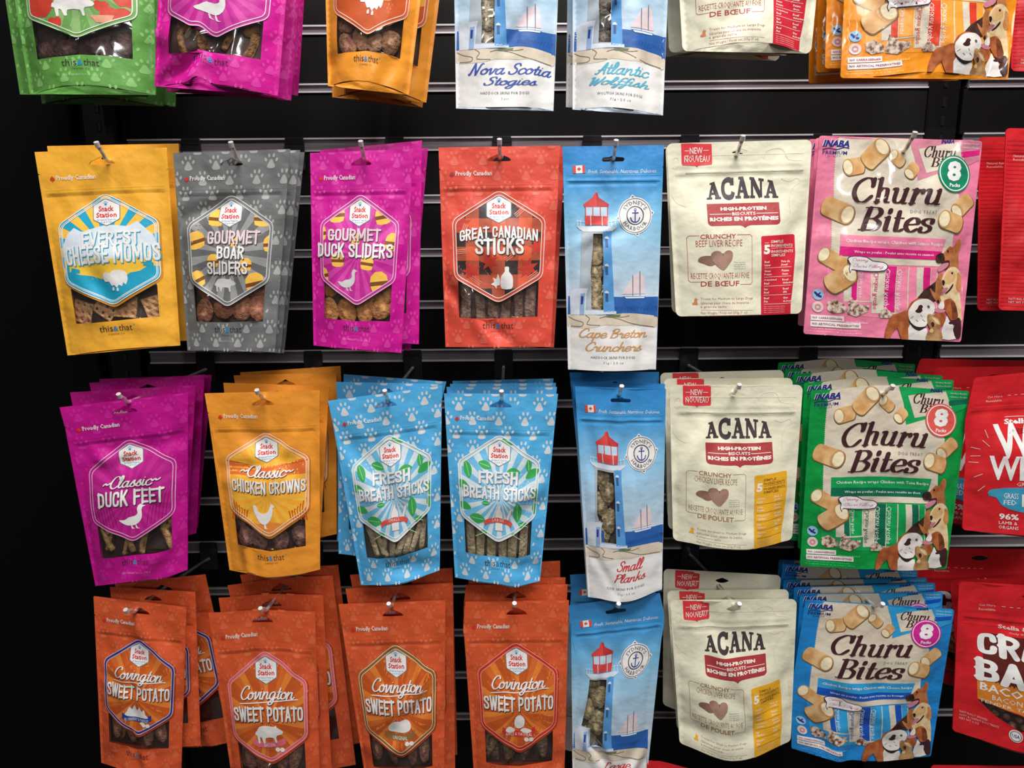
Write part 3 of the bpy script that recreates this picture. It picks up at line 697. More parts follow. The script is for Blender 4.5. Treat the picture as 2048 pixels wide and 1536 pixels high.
def Z(x, y, ox, oy, s): return (ox+x/s, oy+y/s)
TITLE = dict(font=BLOCK, tn=16, tk=16)
def up_arch(k):
    def f(U, t, b):
        V = U.copy(); V[:, 1] += k*((2*t[:, 0]-1)**2); return V
    return f
def bulge_up(k):
    def f(U, t, b):
        V = U.copy(); V[:, 1] -= t[:, 1]*k*(1-(2*t[:, 0]-1)**2); return V
    return f
# yellow cheese pouch --- crop coordinates
q = [(92, 147), (938, 112), (1024, 1376), (305, 1443)]
E = tt(q, (244, 178, 58), None, (250, 196, 74), (250, 200, 90), (225, 236, 240), (120, 60, 25), maple=(205, 70, 40), weight=None, shade=(205, 140, 40))
CY, CY2 = mat('turquoise_ink', (36, 164, 200), .4), mat('pale_sky_ink', (214, 226, 236), .4)
rays(E, 3.5, CY, hexa(.995), 0, 80, 16, .25)
E.poly('emblem', 4, CY2, [(-40, 84), (-38, 76), (-33, 66), (-27, 61), (-20, 65), (-14, 63), (0, 60), (16, 62), (24, 58), (29, 63), (36, 70), (40, 86), (40, 88), (-40, 88)], cl=hexa(.93, 4), unit=True)
E.poly('emblem', 4, mat('sun_ink', (252, 204, 70), .4), [(-40, 87), (40, 84), (40, 106), (0, 106), (-40, 106)], cl=hexa(.93, 4), unit=True)
E.poly('emblem', 4.5, CY, [(-41, 100), (-33, 96), (-26, 99), (-16, 101), (-8, 104), (8, 105), (17, 100), (24, 99), (31, 95), (41, 96), (41, 130), (-41, 130)], cl=hexa(.995), unit=True)
E.line('emblem', 5.5, WHITE, [p for p in hexa(.95, 4)], .5, closed=True, unit=True)
E.poly('emblem', 5, CY, [(27, 95), (28, 92), (33, 91), (35, 93), (35, 96)], unit=True); E.poly('emblem', 5, CY, [(-33, 97), (-32, 93), (-28, 94), (-25, 95), (-25, 98)], unit=True); E.poly('emblem', 5, CY, [(-37, 98), (-36, 90), (-34, 91), (-34, 97)], unit=True)
silh(E, 'yak', 640, 940, .62, WHITE, 6)
E.text('title_lettering', 7, WHITE, 'EVEREST', (408, 638), (790, 716), shadow=(CY, .7, .7), **TITLE)
E.text('title_lettering', 7, WHITE, 'CHEESE MOMOS', (302, 730), (912, 822), shadow=(CY, .7, .7), **TITLE)
treats(E, 'waffle', (196, 142, 92), (236, 190, 140), 8, 3)
# grey boar pouch
q = [(50, 148), (800, 124), (704, 1424), (145, 1408)]
GB = tt(q, (112, 114, 114), (166, 168, 168), (104, 105, 105), (128, 129, 129), (212, 212, 212), (70, 55, 55))
rays(GB, 3.5, mat('pale_ray_ink', (150, 151, 151), .4), GB.ih, 0, 82, 16, .3)
for x, y, s, r in ((335, 555, .95, .1), (628, 555, .95, .05), (215, 695, 1., -.25), (690, 715, .95, -.05), (330, 825, .75, 0), (535, 850, .75, 0), (225, 945, 1., -.4), (590, 965, 1.1, -.2), (455, 700, .6, 0)): burger(GB, x, y, s, r)
silh(GB, 'pig', 405, 975, .5, mat('print_silver', (205, 205, 205), .4), 4)
GB.text('title_lettering', 7, mat('title_pink', (226, 205, 212), .4), 'GOURMET', (285, 628), (618, 718), shadow=(DARK, .6, .7), **TITLE)
GB.text('title_lettering', 7, WHITE, 'BOAR', (350, 725), (525, 812), shadow=(DARK, .6, .7), **TITLE); GB.text('title_lettering', 7, WHITE, 'SLIDERS', (290, 822), (548, 912), shadow=(DARK, .6, .7), **TITLE)
treats(GB, 'disc', (136, 80, 56), (206, 142, 108), 8, 5)
# magenta duck slider pouch
q = [(65, 148), (726, 118), (650, 1424), (88, 1378)]
MG, MGP = (206, 24, 150), (222, 62, 168)
DS = tt(q, MG, MGP, (196, 40, 150), (205, 60, 160), (238, 190, 220), (110, 20, 70))
rays(DS, 3.5, mat('magenta_ray', (214, 70, 168), .4), DS.ih, 0, 84, 18, .2)
for x, y, s, r in ((240, 528, 1., -.05), (535, 538, 1., -.15), (125, 648, 1., -.15), (600, 705, 1., .1), (365, 680, .65, .1), (255, 815, .85, 0), (440, 835, .85, .1), (145, 918, 1., -.25), (515, 958, 1.15, -.1)): burger(DS, x, y, s, r)
silh(DS, 'duck', 318, 945, .6, mat('print_silver', (205, 205, 205), .4), 5)
DS.text('title_lettering', 7, mat('title_pink', (226, 205, 212), .4), 'GOURMET', (187, 612), (522, 698), shadow=(DARK, .6, .6), **TITLE)
DS.text('title_lettering', 7, WHITE, 'DUCK SLIDERS', (117, 702), (598, 806), shadow=(DARK, .6, .7), **TITLE)
treats(DS, 'disc', (156, 96, 50), (222, 158, 92), 8, 8)
# coral red sticks pouch
q = [(55, 112), (832, 100), (775, 1390), (100, 1388)]
GC = tt(q, (224, 82, 66), (232, 106, 88), (178, 84, 60), (214, 84, 64), (244, 214, 204), (110, 35, 25), weight='3 pcs', liner=(96, 72, 74), maple=(160, 60, 60))
K1, K2 = mat('plaid_orange', (222, 96, 62), .4), mat('plaid_black', (56, 44, 46), .4)
for i in range(-4, 5):
    for j in range(-1, 9):
        if (i+j) % 2 == 0 or i % 2 == 0 and j % 2 == 0: GC.poly('emblem', 3.3, K2 if (i % 2 and j % 2) else K1, [(i*11.5-5.7, 34+j*11.5), (i*11.5+5.7, 34+j*11.5), (i*11.5+5.7, 45.5+j*11.5), (i*11.5-5.7, 45.5+j*11.5)], cl=GC.ih, unit=True)
for x, y, s in ((-24, 100, 9), (26, 98, 10), (34, 80, 8), (-32, 62, 9), (-8, 92, 9), (20, 48, 6)):
    GC.poly('emblem', 4, mat('plaid_leaf', (196, 62, 50), .4), [(x+s*math.cos(a)*(1 if k % 2 else .45), y+s*math.sin(a)*(1 if k % 2 else .45)) for k, a in enumerate([2*math.pi*i/14 for i in range(14)])], cl=GC.ih, unit=True)
for x, y, r in ((-20, 108, -.6), (18, 52, .7), (31, 104, .6), (-33, 84, .1), (10, 88, .6), (-30, 66, 1.2)):
    for o in (-1.5, 0, 1.5): GC.line('emblem', 4.6, mat('bacon_ink', (236, 150, 128), .4), [(x-5*math.cos(r)+o*math.sin(r), y+5*math.sin(r)+o*math.cos(r)), (x+5*math.cos(r)+o*math.sin(r), y-5*math.sin(r)+o*math.cos(r))], .6, unit=True, caps=False)
silh(GC, 'jug', 488, 940, .62, WHITE, 5)
GC.text('title_lettering', 7, WHITE, 'GREAT CANADIAN', (190, 598), (690, 672), shadow=(DARK, .6, .6), warp=up_arch(3.4), **TITLE)
GC.text('title_lettering', 7, WHITE, 'STICKS', (290, 672), (600, 782), shadow=(DARK, .6, .7), **TITLE)
sticks(GC, (112, 84, 76), (170, 140, 122), [(-30, 122, 42, 10, .03, -5.4), (-17, 123, 42, 9, -.05, -5.2), (-5, 123, 42, 10, .02, -5.6), (7, 123, 42, 9, .06, -5.2), (18, 123, 42, 8, -.03, -5.6), (29, 123, 42, 10, .02, -5.3)])
# magenta duck feet pouch
q = [(62, 282), (910, 190), (920, 1368), (305, 1475)]
DF = tt(q, (190, 18, 138), (200, 36, 150), (182, 28, 134), (190, 36, 140), (228, 176, 214), (90, 15, 60), liner=(60, 44, 40))
rays(DF, 3.5, mat('feather_ray', (192, 40, 144), .4), DF.ih, 0, 88, 22, .2)
for sgn in (-1, 1):
    for k in range(7): DF.line('emblem', 4, mat('reed_ink', (120, 10, 84), .4), [(sgn*(14+k*3.4), 112-k), (sgn*(17+k*3.5), 96-k*2), (sgn*(24+k*2.5), 84-k)], .45, smooth=4, unit=True, caps=False)
silh(DF, 'duck', 570, 985, .72, WHITE, 5)
DF.text('title_lettering', 7, WHITE, '~Classic~', (-26.5, 65.5), (27.5, 76.5), font=SCRIPT, slant=.3, tn=15, tk=25, unit=True, shadow=(DARK, .4, .5))
DF.text('title_lettering', 7, WHITE, 'DUCK FEET', (-32, 78), (31, 93), shadow=(DARK, .6, .7), unit=True, **TITLE)
treats(DF, 'foot', (150, 108, 62), (222, 184, 124), 7, 4)
# amber chicken crowns pouch
q = [(62, 192), (830, 172), (835, 1366), (232, 1368)]
CC = tt(q, (236, 152, 50), None, (250, 176, 56), (250, 172, 96), (244, 218, 196), (120, 50, 15), weight=None, liner=(62, 48, 50), shade=(200, 118, 30))
OR1, OR2 = mat('barn_orange', (226, 112, 52), .4), mat('barn_brown', (196, 84, 32), .4)
CC.poly('emblem', 3.3, OR1, [(-41, 60), (-20, 63), (0, 64), (20, 62), (41, 57), (41, 72), (-41, 73)], cl=CC.ih, unit=True)
CC.poly('emblem', 3.2, mat('field_orange', (236, 140, 60), .4), [(-41, 112), (-12, 115), (0, 112), (14, 115), (41, 112), (41, 130), (-41, 130)], cl=CC.ih, unit=True)
rays(CC, 3.1, mat('field_ray', (252, 190, 66), .4), CC.ih, 0, 88, 18, .2)
for sgn in (-1, 1):
    for k in range(7):
        x = sgn*(38-k*2.6); CC.line('emblem', 4, OR2, [(x, 114-k*.5), (x+sgn*-1.5, 104), (x-sgn*.5, 94+k*2.2)], .9, smooth=3, unit=True)
    CC.line('emblem', 4, OR2, [(sgn*39, 60), (sgn*22, 63), (sgn*12, 64)], .5, unit=True)
silh(CC, 'hen', 478, 950, .66, WHITE, 5)
CC.text('title_lettering', 7, WHITE, '~Classic~', (-26, 63), (26, 73.5), font=SCRIPT, slant=.3, tn=15, tk=25, unit=True, shadow=(DARK, .4, .5))
CC.text('title_lettering', 7, WHITE, 'CHICKEN CROWNS', (-35, 76), (37, 88), shadow=(DARK, .6, .6), unit=True, **TITLE)
treats(CC, 'lump', (96, 66, 64), (160, 114, 98), 8, 6)
# sky blue breath stick pouches
def breath(q, size, seed):
    t = tt(q, (84, 176, 230), (208, 216, 222), (206, 222, 228), (196, 216, 222), (240, 242, 242), (60, 90, 120), liner=(84, 76, 70), weight=None)
    rays(t, 3.3, mat('breath_ray', (112, 186, 226), .4), t.ih, 2, 86, 20, .3)
    G, GL = mat('leaf_ink', (58, 168, 84), .4), mat('leaf_vein', (170, 222, 180), .4)
    for x, y, s, r in ((-31, 64, 7.5, 1.3), (-14, 60, 6.5, .3), (29, 60, 5.5, 1.4), (33, 67, 7, -.5), (-37, 77, 6.5, .2), (14, 65, 6.5, -.1), (-35, 96, 6.5, .2), (20, 98, 8.5, 1.5), (-22, 106, 8, .1), (27, 111, 6, .4), (37, 84, 7, 1.2), (-19, 120, 7, -.4), (20, 120, 6, .5), (-13, 92, 4, 0), (8, 40, 6, .2), (-35, 112, 5, .6), (38, 97, 5, 1.4)):
        c, q_ = math.cos(r), math.sin(r); P = [(-1, 0), (-.55, -.42), (0, -.55), (.6, -.38), (1.1, .08), (.55, .42), (0, .52), (-.55, .36)]
        t.poly('emblem', 4, G, spline([(x+s*(a*c-b*q_), y+s*(a*q_+b*c)) for a, b in P], 3, True), cl=hexa(.985), unit=True)
        if max(abs(x), 0) < 33: t.line('emblem', 4.6, GL, [(x-.8*s*c, y-.8*s*q_), (x+.8*s*c, y+.8*s*q_)], .5, unit=True, caps=False)
    for X in ([(-1.5, 96), (0, 92), (1.5, 96), (4, 101), (4, 116), (-4, 116), (-4, 101)], [(7, 106), (10, 97), (13, 94), (13, 98), (9, 108)]): t.poly('emblem', 4.8, WHITE, [(x+1, y) for x, y in X], unit=True); t.line('emblem', 5, mat('pencil_ink', (120, 130, 140), .4), [(x+1, y) for x, y in X], .3, closed=True, unit=True)
    t.poly('emblem', 6, mat('ribbon_red', (222, 84, 74), .4), [(-15, 108), (-11, 105.5), (0, 104), (11, 105.5), (15, 108), (14, 112), (10.5, 109.5), (0, 108.6), (-10.5, 109.5), (-14, 112)], unit=True)
    t.text('emblem', 7, WHITE, size, (-6, 104.9), (6, 107.7), unit=True, res=1, space=1.2)
    t.text('title_lettering', 7, WHITE, 'FRESH', (-20, 64.5), (19, 75.5), shadow=(mat('title_slate', (110, 140, 160), .4), .7, .7), unit=True, **TITLE)
    t.text('title_lettering', 7, WHITE, 'BREATH STICKS', (-36, 77), (38, 88.5), shadow=(mat('title_slate', (110, 140, 160), .4), .7, .7), unit=True, **TITLE)
    return t
BS = breath([(55, 240), (812, 128), (795, 1378), (270, 1466)], 'SMALL', 1)
sticks(BS, (156, 140, 112), (214, 198, 166), [(-28, 126, 30, 7, -.3, -5.2), (-19, 128, 30, 7, -.45, -6), (-14, 126, 28, 6, .2, -5.4), (-5, 130, 24, 7, .1, -6.2), (6, 128, 28, 7, .5, -5.3), (14, 127, 30, 7, .35, -6), (22, 128, 28, 6, .45, -5.2), (30, 126, 30, 6, .15, -6)], 2)
BL = breath([(60, 188), (822, 190), (700, 1445), (133, 1420)], 'LARGE', 2)
sticks(BL, (152, 136, 106), (206, 190, 156), [(-30, 124, 42, 9, -.04, -5.4), (-19, 124, 42, 9, .05, -5.2), (-7, 124, 42, 10, .03, -5.5), (5, 124, 42, 9, -.02, -5.2), (16, 124, 42, 10, .04, -5.4), (28, 124, 42, 9, .02, -5.3)], 2)
# orange sweet potato pouches
def spud(q, rim, ring, flav, pic, ribc, seed, pawc=(224, 106, 66), tc=((104, 66, 54), (166, 116, 92))):
    t = tt(q, (216, 90, 50), pawc, (214, 106, 44), rim, ring, (100, 35, 15), weight=None, liner=(58, 38, 34), shade=(176, 62, 24))
    rays(t, 3.3, mat('root_ray', (228, 130, 54), .4), t.ih, 0, 90, 22, .2); rays(t, 3.4, mat('root_ray_dark', (196, 88, 36), .4), t.ih, 0, 90, 11, .35)
    t.text('title_lettering', 7, WHITE, 'Covington', (-27, 61.5), (28, 77), font=SCRIPT, slant=.3, tn=13, tk=24, unit=True, shadow=(DARK, .4, .5))
    t.line('title_lettering', 7, WHITE, [(-28, 75.4), (0, 74.6), (31, 72.4)], .8, unit=True, smooth=4)
    t.text('title_lettering', 7, WHITE, 'SWEET POTATO', (-36, 77.5), (36, 91), shadow=(DARK, .6, .7), unit=True, **TITLE)
    if ribc:
        t.poly('emblem', 5, mat('flavour_ribbon', ribc, .4), [(-17, 104), (-12, 106.5), (0, 108), (12, 106.5), (17, 104), (17, 110), (12, 112), (0, 113), (-12, 112), (-17, 110)], unit=True)
        t.text('emblem', 6, WHITE, flav, (-min(14, len(flav)*1.1), 109), (min(14, len(flav)*1.1), 112), unit=True, res=1)
    D = {'berries': 102, 'pig': 101, 'potato': 101, 'apple': 101}
    silh(t, pic, 0, D[pic], .68, WHITE, 5.5, unit=True)
    for sx in (8, 13): t.poly('emblem', 6.4, WHITE, ell(sx, 115, 2.6, 1.9, 10), unit=True)
    treats(t, 'strip', tc[0], tc[1], 6, seed)
    return t
SB = spud([(98, 270), (786, 350), (755, 1480), (155, 1490)], (60, 50, 120), (200, 190, 215), 'BLUEBERRY & PARSLEY', 'berries', (44, 62, 150), 11)
SP2 = spud([(62, 390), (845, 385), (886, 1780), (262, 1780)], (226, 112, 120), (240, 160, 164), 'BACON', 'pig', (226, 110, 130), 12)
SP3 = spud([(100, 330), (890, 298), (880, 1720), (320, 1720)], (140, 100, 60), (236, 206, 160), 'ORIGINAL', 'potato', (150, 110, 60), 13)
SP4 = spud([(150, 310), (915, 300), (880, 1680), (225, 1680)], (205, 50, 44), (240, 150, 130), 'APPLE & OATMEAL', 'apple', (214, 52, 48), 14, tc=((70, 50, 44), (158, 124, 84)))
# top row: bottoms of three more flavours
GR = tt(None, (96, 156, 72), (136, 190, 112), (140, 180, 116), (120, 170, 96), (220, 232, 210), (80, 62, 55), liner=(74, 60, 58))
rays(GR, 3.3, mat('apple_ray', (108, 160, 84), .4), GR.ih, 0, 82, 16, .3)
for x, y, s in ((-28, 98, 1.25), (27, 108, 1.), (33, 92, .8), (18, 100, .5), (-16, 113, .5), (-30, 66, .9), (26, 62, .9)):
    GR.poly('emblem', 4, mat('apple_ink', (204, 66, 50), .4), spline([(x+s*a, y+s*b) for a, b in ((0, -7), (5, -9), (10, -5), (9, 3), (4, 8), (0, 7), (-4, 8), (-9, 3), (-10, -5), (-5, -9))], 2, True), cl=GR.ih, unit=True)
GR.poly('emblem', 4.5, mat('apple_flesh', (226, 160, 130), .4), [(10, 108), (26, 106), (23, 113), (14, 113)], cl=GR.ih, unit=True)
silh(GR, 'pig', -2, 100, .72, WHITE, 5); treats(GR, 'lump', (62, 44, 44), (112, 82, 76), 8, 21)
M0 = tt(None, (208, 26, 148), (222, 62, 168), (196, 40, 150), (200, 60, 160), (240, 200, 226), (120, 60, 80), weight=None, liner=(88, 66, 66))
rays(M0, 3.3, mat('magenta_ray', (214, 70, 168), .4), M0.ih, 0, 84, 18, .2); silh(M0, 'duck', -2, 102, .8, WHITE, 5); treats(M0, 'foot', (92, 62, 40), (176, 128, 72), 6, 22)
O0 = tt(None, (238, 154, 50), None, (250, 184, 66), (226, 108, 62), (246, 214, 196), (130, 55, 20), weight=None, liner=(96, 70, 60))
O0.poly('emblem', 3.4, mat('barn_orange', (206, 92, 44), .4), [(-41, 94), (-20, 92), (0, 98), (20, 97), (41, 90), (41, 130), (-41, 130)], cl=O0.ih, unit=True)
silh(O0, 'yak', 2, 98, .75, WHITE, 5); treats(O0, 'lump', (150, 104, 76), (196, 150, 116), 7, 23)
# ------------------------------------------------------------------ tall lighthouse pouches
def arc_text(cx, cy, r, a0, a1, top=True):
    def f(U, t, b):
        h = b[3]-b[1]; a = np.radians(a0+(a1-a0)*t[:, 0]); rr = r+(t[:, 1] if top else 1-t[:, 1])*h
        return np.stack([cx+rr*np.sin(a), cy-rr*np.cos(a)], 1)
    return f
NAVY = mat('print_navy', (48, 62, 150), .4); GREY = mat('print_grey', (120, 122, 126), .4)
def sydney(names, ncol, sub, wt, wide=0, tc=((130, 114, 84), (214, 196, 156)), sky0=(52, 138, 208), seed=1):
    t = Tpl(219, [(78, 100), (700, 92), (650, 1472), (112, 1472)]); t.gus = 13; t.under = mat('gusset_film', (150, 145, 150), .4, 'foil')
    B = mat('sky_print', sky0, .36, 'grad', col2=[(0, sky0), (.15, (66, 152, 214)), (.3, (128, 190, 228)), (.52, (176, 208, 230)), (.66, (196, 212, 228)), (.7, (196, 212, 228))])
    out = [(-50, 0), (50, 0), (50, 20), (48.9, 20.5), (50, 21), (50, 219), (-50, 219), (-50, 21), (-48.9, 20.5), (-50, 20)]
    hole = [(-11.5, 12.5), (-10, 10.8), (-3.5, 10.4), (-1.5, 9.2), (1.5, 9.2), (3.5, 10.4), (10, 10.8), (11.5, 12.5), (10, 14.6), (-10, 14.6)]
    if wide == 0: win = [(262, 617), (318, 617), (322, 760), (322, 1082), (250, 1080), (252, 960), (246, 850), (262, 700)]
    elif wide == 1: win = [(212, 617), (318, 617), (326, 760), (330, 1082), (222, 1080), (215, 960), (196, 900), (205, 700)]
    else: win = [(192, 610), (318, 617), (322, 760), (322, 1085), (232, 1082), (232, 965), (168, 945), (185, 800)]
    win = [tuple(p) for p in t.c(win)]
    V, T = fill([out, hole, win], 2.7); t.raw('pouch', 0, B, V, T); V, T = fill([out, hole], 6.); t.raw('pouch', 'back', B, V, T)
    A = np.array(win); c = A.mean(0); t.raw('window_film', (1, -.0002), FILM, *fill([[tuple(c+(p-c)*1.06) for p in A]], 4.))
    lo, hi = A.min(0), A.max(0); t.raw('lining', (1, -.008), mat('lining_film', (90, 84, 78), .45, 'foil'), *fill([[(lo[0]-4, lo[1]-3), (hi[0]+4, lo[1]-3), (hi[0]+4, hi[1]+3), (lo[0]-4, hi[1]+3)]], 6.))
    U = lambda P: [tuple(p) for p in t.c(P)]; P = 'picture'
    t.poly(P, 1, mat('sea_print', (44, 96, 170), .4), [(112, 1002), (240, 1002), (240, 1120), (110, 1120)]); t.poly(P, 1, mat('sea_print', (44, 96, 170), .4), [(340, 1000), (668, 1006), (662, 1140), (340, 1120)])
    t.poly(P, 1, mat('deep_sea', (36, 82, 156), .4), [(390, 1060), (664, 1062), (662, 1090), (392, 1085)])
    t.poly('label_panel', 1, mat('print_white', (236, 234, 232), .4), [(106, 1180), (655, 1180), (650, 1471), (112, 1471)])
    RK, RK2 = mat('rock_print', (206, 192, 172), .45, 'mottle', col2=(226, 214, 196)), mat('rock_shade', (128, 116, 96), .45)
    t.poly(P, 2, RK, spline([(110, 1120), (190, 1118), (240, 1112), (330, 1120), (440, 1104), (560, 1112), (656, 1135), (652, 1196), (590, 1192), (520, 1180), (430, 1182), (330, 1178), (260, 1196), (112, 1194)], 3, True))
    for L in ([(115, 1130), (150, 1150), (200, 1165), (190, 1190), (130, 1190)], [(215, 1118), (240, 1140), (225, 1175), (300, 1180)], [(360, 1125), (420, 1140), (500, 1170), (640, 1196)], [(300, 1135), (350, 1122), (430, 1128), (480, 1120)]): t.line(P, 3, RK2, L, .7, smooth=3)
    t.poly(P, 3, mat('moss_print', (104, 120, 72), .45), [(320, 1125), (380, 1112), (430, 1112), (420, 1124), (360, 1130)])
    TW, TB, TG = mat('tower_white', (214, 222, 234), .4), mat('tower_blue', (88, 154, 214), .4), mat('tower_grey', (168, 178, 188), .4)
    lw = 176 if wide < 2 else 160
    t.poly_hole(P, 2, TG, [(192, 600), (330, 600), (330, 1092), (lw, 1090), (188, 760)], win)
    t.poly(P, 3, TB, [(322, 600), (374, 600), (372, 700), (390, 1085), (402, 1095), (324, 1100)])
    t.poly(P, 3, TW, [(162, 572), (408, 574), (396, 588), (372, 604), (205, 604), (180, 590)])
    t.poly(P, 3, TW, [(215, 1086), (400, 1090), (402, 1108), (215, 1116)])
    for y in (668, 835, 1000): t.poly(P, 4, TW, [(330, y-32), (345, y-38), (356, y-26), (356, y-20), (330, y-22)]); t.poly(P, 4, mat('pane_print', (52, 92, 140), .4), [(334, y-20), (350, y-20), (352, y+30), (336, y+30)])
    t.poly(P, 3, TW, [(122, 975), (150, 955), (232, 950), (222, 985), (214, 1116), (126, 1118)]); t.poly(P, 4, mat('shed_shade', (148, 178, 214), .4), [(186, 985), (214, 980), (208, 1116), (180, 1116)]); t.poly(P, 5, NAVY, [(190, 1000), (204, 1000), (200, 1050), (188, 1050)])
    LR, LR2 = mat('lantern_red', (216, 74, 72), .4), mat('lantern_dark', (186, 52, 56), .4)
    t.poly(P, 4, LR, [(205, 440), (262, 398), (275, 372), (288, 368), (298, 398), (362, 440), (355, 456), (212, 456)]); t.poly(P, 4.6, LR2, [(282, 372), (292, 372), (300, 400), (362, 440), (355, 456), (290, 452)])
    t.poly(P, 3, mat('glass_print', (188, 214, 234), .4), [(216, 455), (354, 455), (354, 512), (216, 512)])
    for x in (218, 262, 308, 352): t.line(P, 4, LR, [(x, 455), (x, 515)], 1.)
    t.poly(P, 4, LR, [(212, 508), (356, 512), (350, 566), (216, 564)]); t.line(P, 5, TW, [(248, 512), (250, 566)], .8); t.line(P, 5, TW, [(318, 512), (318, 566)], .8)
    for x in (168, 186, 372, 396): t.line(P, 4, TW, [(x, 536), (x, 574)], .7)
    t.line(P, 4, TW, [(164, 540), (212, 545)], .5); t.line(P, 4, TW, [(356, 545), (406, 540)], .5)
    SL, SL2 = mat('sail_print', (226, 208, 212), .4), mat('hull_print', (226, 232, 240), .4)
    for q in ([(436, 985), (470, 930), (498, 885), (500, 985)], [(505, 985), (506, 876), (540, 858), (544, 985)], [(550, 985), (550, 850), (572, 880), (582, 985)]): t.poly(P, 2, SL, q)
    for x, y in ((502, 868), (547, 845)): t.line(P, 3, mat('mast_print', (120, 116, 130), .4), [(x, y), (x, 1000)], .7)
    t.poly(P, 3, SL2, [(438, 990), (585, 990), (572, 1012), (462, 1012)]); t.line(P, 3.5, TB, [(448, 998), (580, 1000)], .6)
    # round rope logo
    c = t.c([(520, 508)])[0]; R = 16.6; L = 'round_logo'
    for a in (0, 90, 180, 270):
        a = math.radians(a-8); t.poly(L, 3, mat('rope_dark', (70, 66, 70), .4), ell(c[0]+R*math.cos(a), c[1]+R*math.sin(a), 2.4, n=4, rot=a), unit=True); t.poly(L, 2, WHITE, ell(c[0]+R*math.cos(a), c[1]+R*math.sin(a), 3.8, n=4, rot=a), unit=True)
    t.poly(L, 3.4, WHITE, ell(*c, R+.9, n=36), unit=True); t.line(L, 4, mat('rope_dark', (70, 66, 70), .4), ell(*c, R-.4, n=36), .6, True, unit=True)
    t.line(L, 4, mat('rope_dark', (70, 66, 70), .4), ell(*c, 8.6, n=30), 1.1, True, unit=True)
    t.text(L, 4, GREY, "SYDNEY'S", (0, 0), (1, 4.2), unit=True, bold=.03, res=1, space=1.15, warp=arc_text(c[0], c[1], 10.4, -62, 62))
    t.text(L, 4, GREY, 'HARBOUR', (0, 0), (1, 4.2), unit=True, bold=.03, res=1, space=1.15, warp=arc_text(c[0], c[1], 10.4, 242, 118, False))
    t.line(L, 5, NAVY, [(c[0], c[1]-5), (c[0], c[1]+6)], 1.1, unit=True); t.line(L, 5, NAVY, [(c[0]-3, c[1]-2.6), (c[0]+3, c[1]-2.6)], 1., unit=True)
    t.line(L, 5, NAVY, [(c[0]-4.8, c[1]+2), (c[0]-3.4, c[1]+5), (c[0], c[1]+6.4), (c[0]+3.4, c[1]+5), (c[0]+4.8, c[1]+2)], 1.1, smooth=3, unit=True); t.line(L, 5, NAVY, ell(c[0], c[1]-5.6, 1.2, n=8), .6, True, unit=True)
    # header
    F = 'flag'; RD = mat('flag_red', (216, 84, 74), .4); t.poly(F, 2, WHITE, [(140, 212), (216, 209), (218, 255), (142, 258)]); t.poly(F, 3, RD, [(140, 212), (159, 211), (161, 257), (142, 258)]); t.poly(F, 3, RD, [(199, 210), (216, 209), (218, 255), (201, 256)])
    f = t.c([(179, 233)])[0]; t.poly(F, 3, RD, [(f[0]+a, f[1]+b) for a, b in ((0, -2.2), (.8, -1), (2, -.6), (1.2, .6), (.3, 1), (0, 2), (-.3, 1), (-1.2, .6), (-2, -.6), (-.8, -1))], unit=True)
    t.text('slogan_lettering', 2, WHITE, 'Fresh. Sustainable. Nutritious. Delicious.', (234, 236), (655, 254), slant=.3, res=1)
    for y in (266, 300): t.line('zip_seal', 1, B, [(100, y), (680, y)], .8)
    for (s, x0, y0, x1, y1) in names: t.text('title_lettering', 3, ncol, s, (x0, y0), (x1, y1), font=SCRIPT, slant=.34, tn=14, tk=23)
    t.text('lettering', 3, DARK, sub, (248, 1376), (515, 1392), res=1, space=1.1); t.text('lettering', 3, GREY, wt, (322 if len(wt) > 6 else 362, 1412), (445 if len(wt) > 6 else 402, 1429), res=1)
    m = mat('fish_skin_treat', tc[0], .7, 'treat', col2=tc[1]); c = A.mean(0); hh = hi[1]-lo[1]; w = hi[0]-lo[0]
    for i in range(5): t.treats.append(('treat', m, *lump(seed*7+i, c[0]+(i % 2-.5)*w*.35*(wide > 0), lo[1]+hh*(.08+.21*i), -5.6+(.6 if i % 2 else 0), hh*.17, w*(.62 if wide == 0 else .42), 1.7, math.pi/2+(.2 if i % 2 else -.15), 0, .26, 16, 8)))
    return t
def _ph(s, part, lv, m, P, hole_unit):
    L = [tuple(p) for p in s.c(P)]; n = len(L); E = [(i, (i+1) % n) for i in range(n)]; k = len(hole_unit)
    E += [(n+i, n+(i+1) % k) for i in range(k)]
    r = delaunay_2d_cdt([Vector(v) for v in L+list(hole_unit)], E, [], 0, 1e-5)
    V = np.array([tuple(v) for v in r[0]]); T = np.array([tuple(f) for f in r[2]]); c = V[T].mean(1)
    T = T[inside([L], c) & ~inside([hole_unit], c)]; V, T = refine(V, T, 5.); s.raw(part, lv, m, V, T)
Tpl.poly_hole = _ph
SY1 = sydney([('Cape Breton', 176, 1200, 592, 1282), ('Crunchers', 214, 1284, 560, 1345)], mat('script_ochre', (214, 158, 96), .4), 'HADDOCK SKINS FOR DOGS', '71g • 2.5 oz', 0, seed=1)
SY2 = sydney([('Small', 322, 1190, 520, 1265), ('Planks', 300, 1278, 530, 1340)], mat('script_red', (206, 66, 66), .4), 'COD SKINS FOR DOGS', '71g • 2.5 oz', 1, ((108, 96, 76), (196, 178, 140)), seed=2)
SY3 = sydney([('Large', 330, 1190, 530, 1265), ('Planks', 310, 1278, 540, 1340)], mat('script_red', (206, 66, 66), .4), 'COD SKINS FOR DOGS', '71g • 2.5 oz', 2, ((108, 96, 76), (188, 172, 132)), (54, 120, 180), seed=3)
SY4 = sydney([('Nova Scotia', 176, 1200, 640, 1275), ('Stogies', 262, 1284, 560, 1358)], mat('script_navy', (66, 92, 176), .4), 'HADDOCK SKINS FOR DOGS', '3 pcs', 0, ((120, 110, 92), (196, 186, 160)), seed=4)
